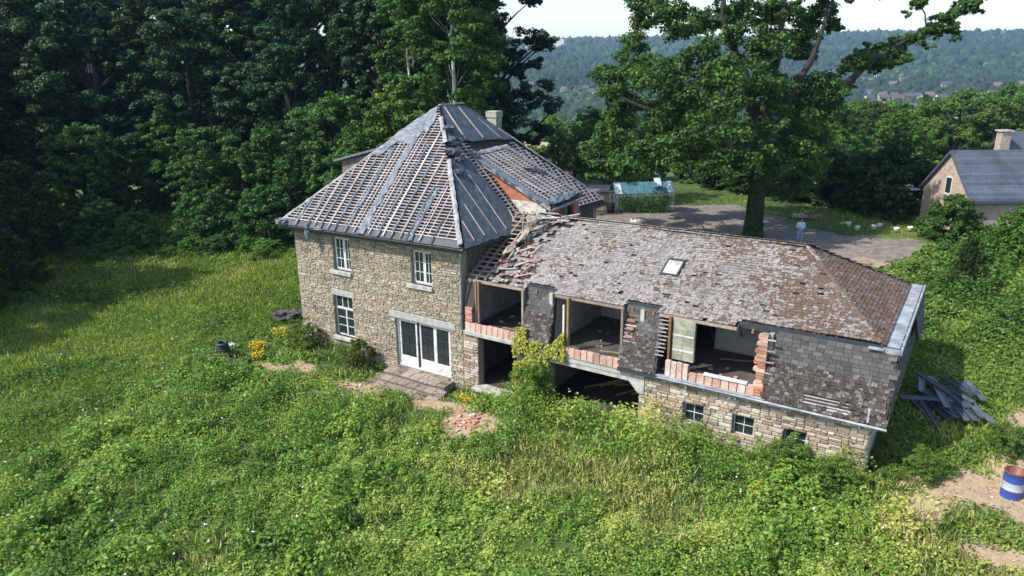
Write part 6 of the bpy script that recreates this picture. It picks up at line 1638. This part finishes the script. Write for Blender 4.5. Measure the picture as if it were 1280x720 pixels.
skin_mesh('jeans', [(0, 0, .94, .15), (.1, 0, .84, .115), (.11, .02, .5, .085), (.11, .05, .12, .07), (-.1, 0, .84, .115), (-.13, -.06, .5, .085), (-.15, -.04, .12, .07)], [(0, 1), (1, 2), (2, 3), (0, 4), (4, 5), (5, 6)], plain_mat('washed_denim', srgb('#8fa6c4'), srgb('#5c7296')), pe)
skin_mesh('hair', [(0, -.03, 1.66, .1), (0, -.02, 1.72, .095), (0, .02, 1.62, .08)], [(0, 1), (0, 2)], black_m, pe, 1)
for s_ in (1, -1):
    mb = MB(); x_ = .11 if s_ > 0 else -.155; y_ = .0 if s_ > 0 else -.09; mb.box((x_ - .05, y_ - .17, -.01), (x_ + .05, y_ + .12, .08)); mb.build('shoe', white_m, pe, bevel=.02)
mb = MB(); mb.box((-.06, -.42, 1.14), (.08, -.36, 1.28)); mb.build('held_papers', white_m, None, loc=(px_, py_, gz(px_, py_) + .02), rot=(0, 0, .5), label='white sheet held in the hands of the standing person', cat='paper')

# neighbour's brick house with a dark roof
nbrick = brick_wall_mat('neighbour_brickwork', srgb('#b5a08e'), srgb('#a18c7c'), srgb('#b0a598'), row=.08, wd=.24)
nslate = plain_mat('neighbour_slates', srgb('#545a66'), srgb('#474c57'), scale=10, rough=.6)
nslate2 = pieces_mat('slate_course', [(0, srgb('#4b515c')), (.5, srgb('#59606b')), (1, srgb('#434852'))], nscale=5, wear=(.7, 1.2), rough=.6)
def gable_house(name, x, y, z, rz, L_, W_, E_, Rg, wm, rm, wins=(), over=.25, chim=None, **k):
    e = empty(name, (x, y, z), rz, **k)
    mb = MB(); mb.poly([(0, 0, 0), (0, W_, 0), (0, W_, E_), (0, W_ / 2, Rg), (0, 0, E_)], (L_, 0, 0)); w_ = mb.build('wall', wm, e)
    dz = (Rg - E_) / (W_ / 2)
    for s_, nm in ((0, 'roof'), (1, 'roof')):
        y0, y1 = (-over, W_ / 2) if s_ == 0 else (W_ + over, W_ / 2)
        mb = MB(); mb.poly([(-over, y0, E_ - over * dz + .02), (L_ + over, y0, E_ - over * dz + .02), (L_ + over, y1, Rg + .02), (-over, y1, Rg + .02)], (0, 0, .16)); rf = mb.build(nm, rm, e)
        if over < .3 and L_ > 12:                    # slate courses
            for q_ in range(20):
                t0, t1 = q_ / 20, (q_ + 1) / 20; za, zb_ = E_ - over * dz + .18, Rg + .18
                ya_, yb_ = y0 + (y1 - y0) * t0, y0 + (y1 - y0) * t1; z0_, z1_ = za + (zb_ - za) * t0, za + (zb_ - za) * t1
                cm = MB(); cm.tint = rnd.random(); cm.poly([(-over, ya_, z0_ + .012), (L_ + over, ya_, z0_ + .012), (L_ + over, yb_, z1_ - .004), (-over, yb_, z1_ - .004)], (0, 0, .025)); cm.build('slate_course', nslate2, rf)
    for (a, b, c, d) in wins:
        mb = MB(); mb.box((-.05, a, b), (-.003, a + c, b + d)); f_ = mb.build('window', white_m, e)
        mb = MB(); mb.box((-.06, a + .08, b + .08), (-.052, a + c - .08, b + d - .08)); mb.build('pane', glass_m, f_)
        mb = MB(); mb.box((-.12, a - .08, b - .12), (-.004, a + c + .08, b - .005)); mb.build('sill', conc_m, f_)
    return e
nb = gable_house('brick_house', 28.1, 32.7, 1.85, .58, 16, 5.8, 2.75, 5.5, nbrick, nslate, ((2.4, 2.7, .75, 1.2), (4.2, .8, .55, .8)), label='pale brick house with a dark grey gabled roof at the right edge beyond the yard', cat='house')
mb = MB(); mb.poly([(4.3, 2.2, 4.0), (4.3, 6.6, 4.0), (4.3, 4.4, 6.6)], (9, 0, 0)); mb.build('upper_gable', nbrick, nb)
for (p_, q_) in (((4.05, 4.4, 6.65), (4.05, 2.1, 3.95)), ((4.05, 4.4, 6.65), (4.05, 6.7, 3.95))):
    mb = MB(); mb.poly([p_, q_, (14, q_[1], q_[2]), (14, p_[1], p_[2])], (0, 0, .16)); mb.build('upper_roof', nslate, nb)
mb = MB(); mb.box((3.2, 3.0, 3.5), (3.85, 3.6, 6.9)); ch = mb.build('chimney', nbrick, nb); mb = MB(); mb.box((3.1, 2.9, 6.9), (3.95, 3.7, 7.0)); mb.build('chimney_cap', conc_m, ch)
mb = MB(); mb.box((0, -.35, 2.5), (15.9, -.26, 2.6)); mb.build('gutter', lead_m, nb)
aw = empty('white_canopy', (24.2, 38.6, 1.75), .58, label='flat white canopy at the left of the brick house gable', cat='canopy')
mb = MB(); mb.box((-.9, -.2, 2.35), (.4, .8, 2.43)); mb.build('top', white_m, aw)
for a, b in ((-.85, -.15), (-.85, .7)):
    mb = MB(); mb.box((a, b, 0), (a + .06, b + .06, 2.35)); mb.build('post', white_m, aw)
cu_ = MB(); cu_.lathe([(.001, 0), (.22, 0), (.3, .5), (.26, .55), (.001, .5)], 14); cu_.build('terracotta_pot', plain_mat('terracotta', srgb('#b4543f'), srgb('#8f4232')), None, smooth=True, loc=(25.1, 36.4, gz(25.1, 36.4)), label='red pot by the left foot of the brick house gable', cat='pot')
cu_ = MB(); cu_.lathe([(.001, 0), (.2, 0), (.24, .4), (.001, .42)], 14); cu_.build('white_tub', pot_m, None, smooth=True, loc=(25.5, 36.1, gz(25.5, 36.1)), label='white tub beside the red pot at the brick house', cat='tub')

# roof seen behind the ruin, between the trees
gable_house('grey_roofed_house', -24.5, 70.0, gz(-24, 70) - 1.0, .3, 10, 7, 2.6, 5.4, brick_wall_mat('far_brick', srgb('#a5654c'), srgb('#8f5643'), srgb('#998888')), plain_mat('pale_slates', srgb('#8b8f96'), srgb('#74787f'), scale=6), label='low house with a pale grey roof just behind the right hip of the ruin', cat='house')

# far side of the valley: houses, field, woods
FH = [(-110, 980, -33.6), (-89.6, 947, -35.5), (-79, 946, -35.3), (-71, 921, -37.4), (-54.6, 946, -34.8), (-43, 947, -34.6), (-53.5, 864, -42.3), (-28, 937, -35.5), (-10.7, 831, -45.3), (-11.4, 894, -39.6), (7.7, 922, -37.4), (20, 1084, -27.4), (38, 1076, -28.7), (45, 1135, -26), (19, 985, -32.5), (-167, 987, -35), (-482, 967, -35), (-472, 973, -35), (-500, 983, -32.4), (-450, 983, -35), (-504, 1141, -16.5), (-588, 969, -27), (-568, 972, -28), (-319, 1652, 4.3), (-273, 1503, -2.2), (-341, 1675, 7.6), (-84, 921, -37.7), (-524, 957, -32.9), (-29, 914, -37.8), (-4, 943, -35.3), (-62, 935, -36), (55, 1100, -28), (-100, 930, -37), (-290, 1560, 0)]
fwall = [plain_mat('far_white_wall', (.75, .75, .73), (.6, .6, .58)), plain_mat('far_cream_wall', srgb('#b7a78f'), srgb('#a39378')), plain_mat('far_brown_wall', srgb('#8d6f5c'), srgb('#7a604f'))]
froof = [plain_mat('far_dark_roof', srgb('#4c4c52'), srgb('#3c3c42')), plain_mat('far_tiled_roof', srgb('#66544c'), srgb('#544741'))]
rf_ = random.Random(8)
for _ in range(16):
    b_ = R(rf_.uniform(19, 36) - 33.21); d_ = rf_.uniform(860, 1350); FH.append((CAM.x + d_ * math.sin(b_), CAM.y + d_ * math.cos(b_), 0))
for _ in range(6):
    b_ = R(rf_.uniform(2, 10) - 33.21); d_ = rf_.uniform(900, 1500); FH.append((CAM.x + d_ * math.sin(b_), CAM.y + d_ * math.cos(b_), 0))
for k, (x, y, z) in enumerate(FH):
    L_ = rf_.uniform(8, 12); W_ = rf_.uniform(6.5, 8.5); a = rf_.uniform(-.9, .9); E_ = rf_.uniform(3.5, 5)
    zb = gz(x, y) + 3.0
    wm = fwall[0] if k in (4, 5, 8, 14, 16, 17, 19, 20, 0, 36, 40, 43, 47, 51) else fwall[rf_.randrange(3)]
    e = empty('valley_house', (x, y, zb), a, label='%s house among the trees on the far side of the valley' % ('white' if wm is fwall[0] else 'cream' if wm is fwall[1] else 'brown brick'), cat='house', group='%s houses across the valley' % ('white' if wm is fwall[0] else 'cream' if wm is fwall[1] else 'brown'))
    mb = MB(); mb.poly([(0, 0, -3), (0, W_, -3), (0, W_, E_), (0, W_ / 2, E_ + 3.6), (0, 0, E_)], (L_, 0, 0)); mb.build('wall', wm, e)
    for y0, y1 in ((-.5, W_ / 2), (W_ + .5, W_ / 2)):
        mb = MB(); mb.poly([(-.5, y0, E_ - .2), (L_ + .5, y0, E_ - .2), (L_ + .5, y1, E_ + 3.7), (-.5, y1, E_ + 3.7)], (0, 0, .4)); mb.build('roof', froof[k % 2], e)
    for i in range(3):
        mb = MB(); x_ = L_ * (i + .5) / 3 - .7; mb.box((x_, -.12, 1.5), (x_ + 1.4, -.02, 3.2)); mb.build('window', glass_m, e)
# long building with a red roof on the ridge
x_, y_ = -1090, 1875
e = empty('ridge_building', (x_, y_, gz(x_, y_) + 6), .1, label='long pale institutional building with a red roof on the skyline ridge left of the oak', cat='building')
mb = MB(); mb.box((-60, -9, -15), (40, 9, 13)); mb.box((40.1, -12, -15), (62, 10, 24)); mb.build('wall', plain_mat('ridge_wall', srgb('#c9c3b8'), srgb('#aaa59b')), e)
mb = MB(); mb.poly([(-62, -10, 13.1), (39.5, -10, 13.1), (39.5, 0, 19), (-62, 0, 19)], (0, 0, .8)); mb.build('roof', plain_mat('ridge_roof', srgb('#b0705c'), srgb('#99604f')), e)
for i in range(12):
    mb = MB(); mb.box((-56 + i * 8, -9.6, 3), (-52 + i * 8, -9.05, 8)); mb.build('window', glass_m, e)
# pale field below the hill
field_m = plain_mat('stubble_field', srgb('#c2a878'), srgb('#a98f60'), scale=.05, rough=1, bumps=0)
fx_, fy_ = np.meshgrid(np.linspace(-290, -100, 40), np.linspace(290, 400, 30)); 
uu_, vv_ = fx_, fy_
okf = in_poly(fx_ + (vn(fx_, fy_, 20, 3) - .5) * 14, fy_ + (vn(fx_, fy_, 20, 4) - .5) * 14, [(-250, 345), (-205, 312), (-168, 300), (-150, 330), (-178, 372), (-225, 395)])
ii, jj = np.meshgrid(np.arange(29), np.arange(39), indexing='ij'); okq = okf[:-1, :-1] & okf[1:, :-1] & okf[1:, 1:] & okf[:-1, 1:]
q = np.stack([ii * 40 + jj, ii * 40 + jj + 1, (ii + 1) * 40 + jj + 1, (ii + 1) * 40 + jj], -1)[okq]
link('stubble_field', np_mesh('stubble_field', np.stack([fx_, fy_, ground(fx_, fy_) + .25], -1).reshape(-1, 3), q, field_m), kind='structure')

# far woods: low-poly crowns scattered over the slopes, one mesh
def far_wood(name, n, dmin, dmax, b0, b1, s0, s1, mat, label, keep=None, sub=1):
    d = np.sqrt(rng.uniform(dmin ** 2, dmax ** 2, n)); b = np.radians(rng.uniform(b0, b1, n) - 33.21)
    x = CAM.x + d * np.sin(b); y = CAM.y + d * np.cos(b)
    if keep is not None:
        k = keep(x, y, d); x, y, d = x[k], y[k], d[k]
    n = len(x); z = ground(x, y)
    bm = bmesh.new(); bmesh.ops.create_icosphere(bm, subdivisions=sub, radius=1); bv = np.array([v.co[:] for v in bm.verts]); bf = np.array([[v.index for v in f.verts] for f in bm.faces]); bm.free()
    s = rng.uniform(s0, s1, n); hgt = s * rng.uniform(.9, 1.5, n)
    nv = len(bv)
    P = bv[None] * (1 + rng.uniform(-.28, .28, (n, nv, 1)))
    P = P * np.stack([s, s, hgt], -1)[:, None, :] + np.stack([x, y, z + hgt * .55], -1)[:, None, :]
    Fc = (bf[None] + (np.arange(n) * nv)[:, None, None]).reshape(-1, 3)
    t = np.clip(.45 + .5 * (vn(x, y, 160, 33, 3) - .5) + rng.normal(0, .16, n), 0, 1)
    link(name, np_mesh(name, P.reshape(-1, 3), Fc, mat, np.repeat(t, nv), smooth=False), kind='stuff', label=label, cat='woodland')
farwood_m = leaf_mat('far_woodland', [(0, srgb('#16261a')), (.4, srgb('#213520')), (.7, srgb('#324827')), (1, srgb('#4f6232'))], trans=0, rough=.9)
FHa = np.array(FH)
def kp(x, y, d):
    k = np.ones(len(x), bool)
    for hx, hy, _ in FH:
        # leave the view of each house open on its near side
        vx, vy = hx - CAM.x, hy - CAM.y; L_ = math.hypot(vx, vy)
        s = ((x - CAM.x) * vx + (y - CAM.y) * vy) / L_; o = np.abs((x - CAM.x) * vy - (y - CAM.y) * vx) / L_
        k &= ~((o < 8) & (s > L_ - 22) & (s < L_ + 12))
    k &= ~((np.hypot(x + 1090, y - 1875) < 70))
    k &= rng.random(len(x)) < .35 + 1.4 * vn(x, y, 90, 44, 2)
    return k
far_wood('far_hillside_wood', 21000, 640, 1500, -12, 42, 3.2, 6.2, farwood_m, 'continuous woodland on the near part of the opposite valley side', kp)
far_wood('ridge_wood', 15000, 1500, 2900, -12, 42, 6, 11, farwood_m, 'hazy woodland on the upper slope and ridge across the valley', kp)
far_wood('valley_wood', 2600, 170, 640, -10, 42, 3.5, 6, farwood_m, 'woodland in the valley below the plateau', lambda x, y, d: ~in_poly(x, y, [(-262, 350), (-205, 300), (-160, 285), (-130, 300), (-178, 385), (-230, 405)]) & ~((d < 420) & (np.degrees(np.arctan2(x - CAM.x, y - CAM.y)) + 33.21 < 5.6)) , sub=2)

# the air of the valley
mb = MB(); mb.box((-2600, -2600, -75), (2600, 3700, 128))
hz, nt, b = nmat('valley_air'); nt.nodes.remove(b)
pv = nt.nodes.new('ShaderNodeVolumePrincipled'); pv.inputs['Color'].default_value = (.42, .64, 1, 1); pv.inputs['Density'].default_value = .00012; pv.inputs['Anisotropy'].default_value = 0
nt.links.new(pv.outputs[0], nt.nodes['Material Output'].inputs['Volume'])
hb = mb.build('haze', hz, None, kind='stuff', label='thin blue haze over the valley', cat='haze')
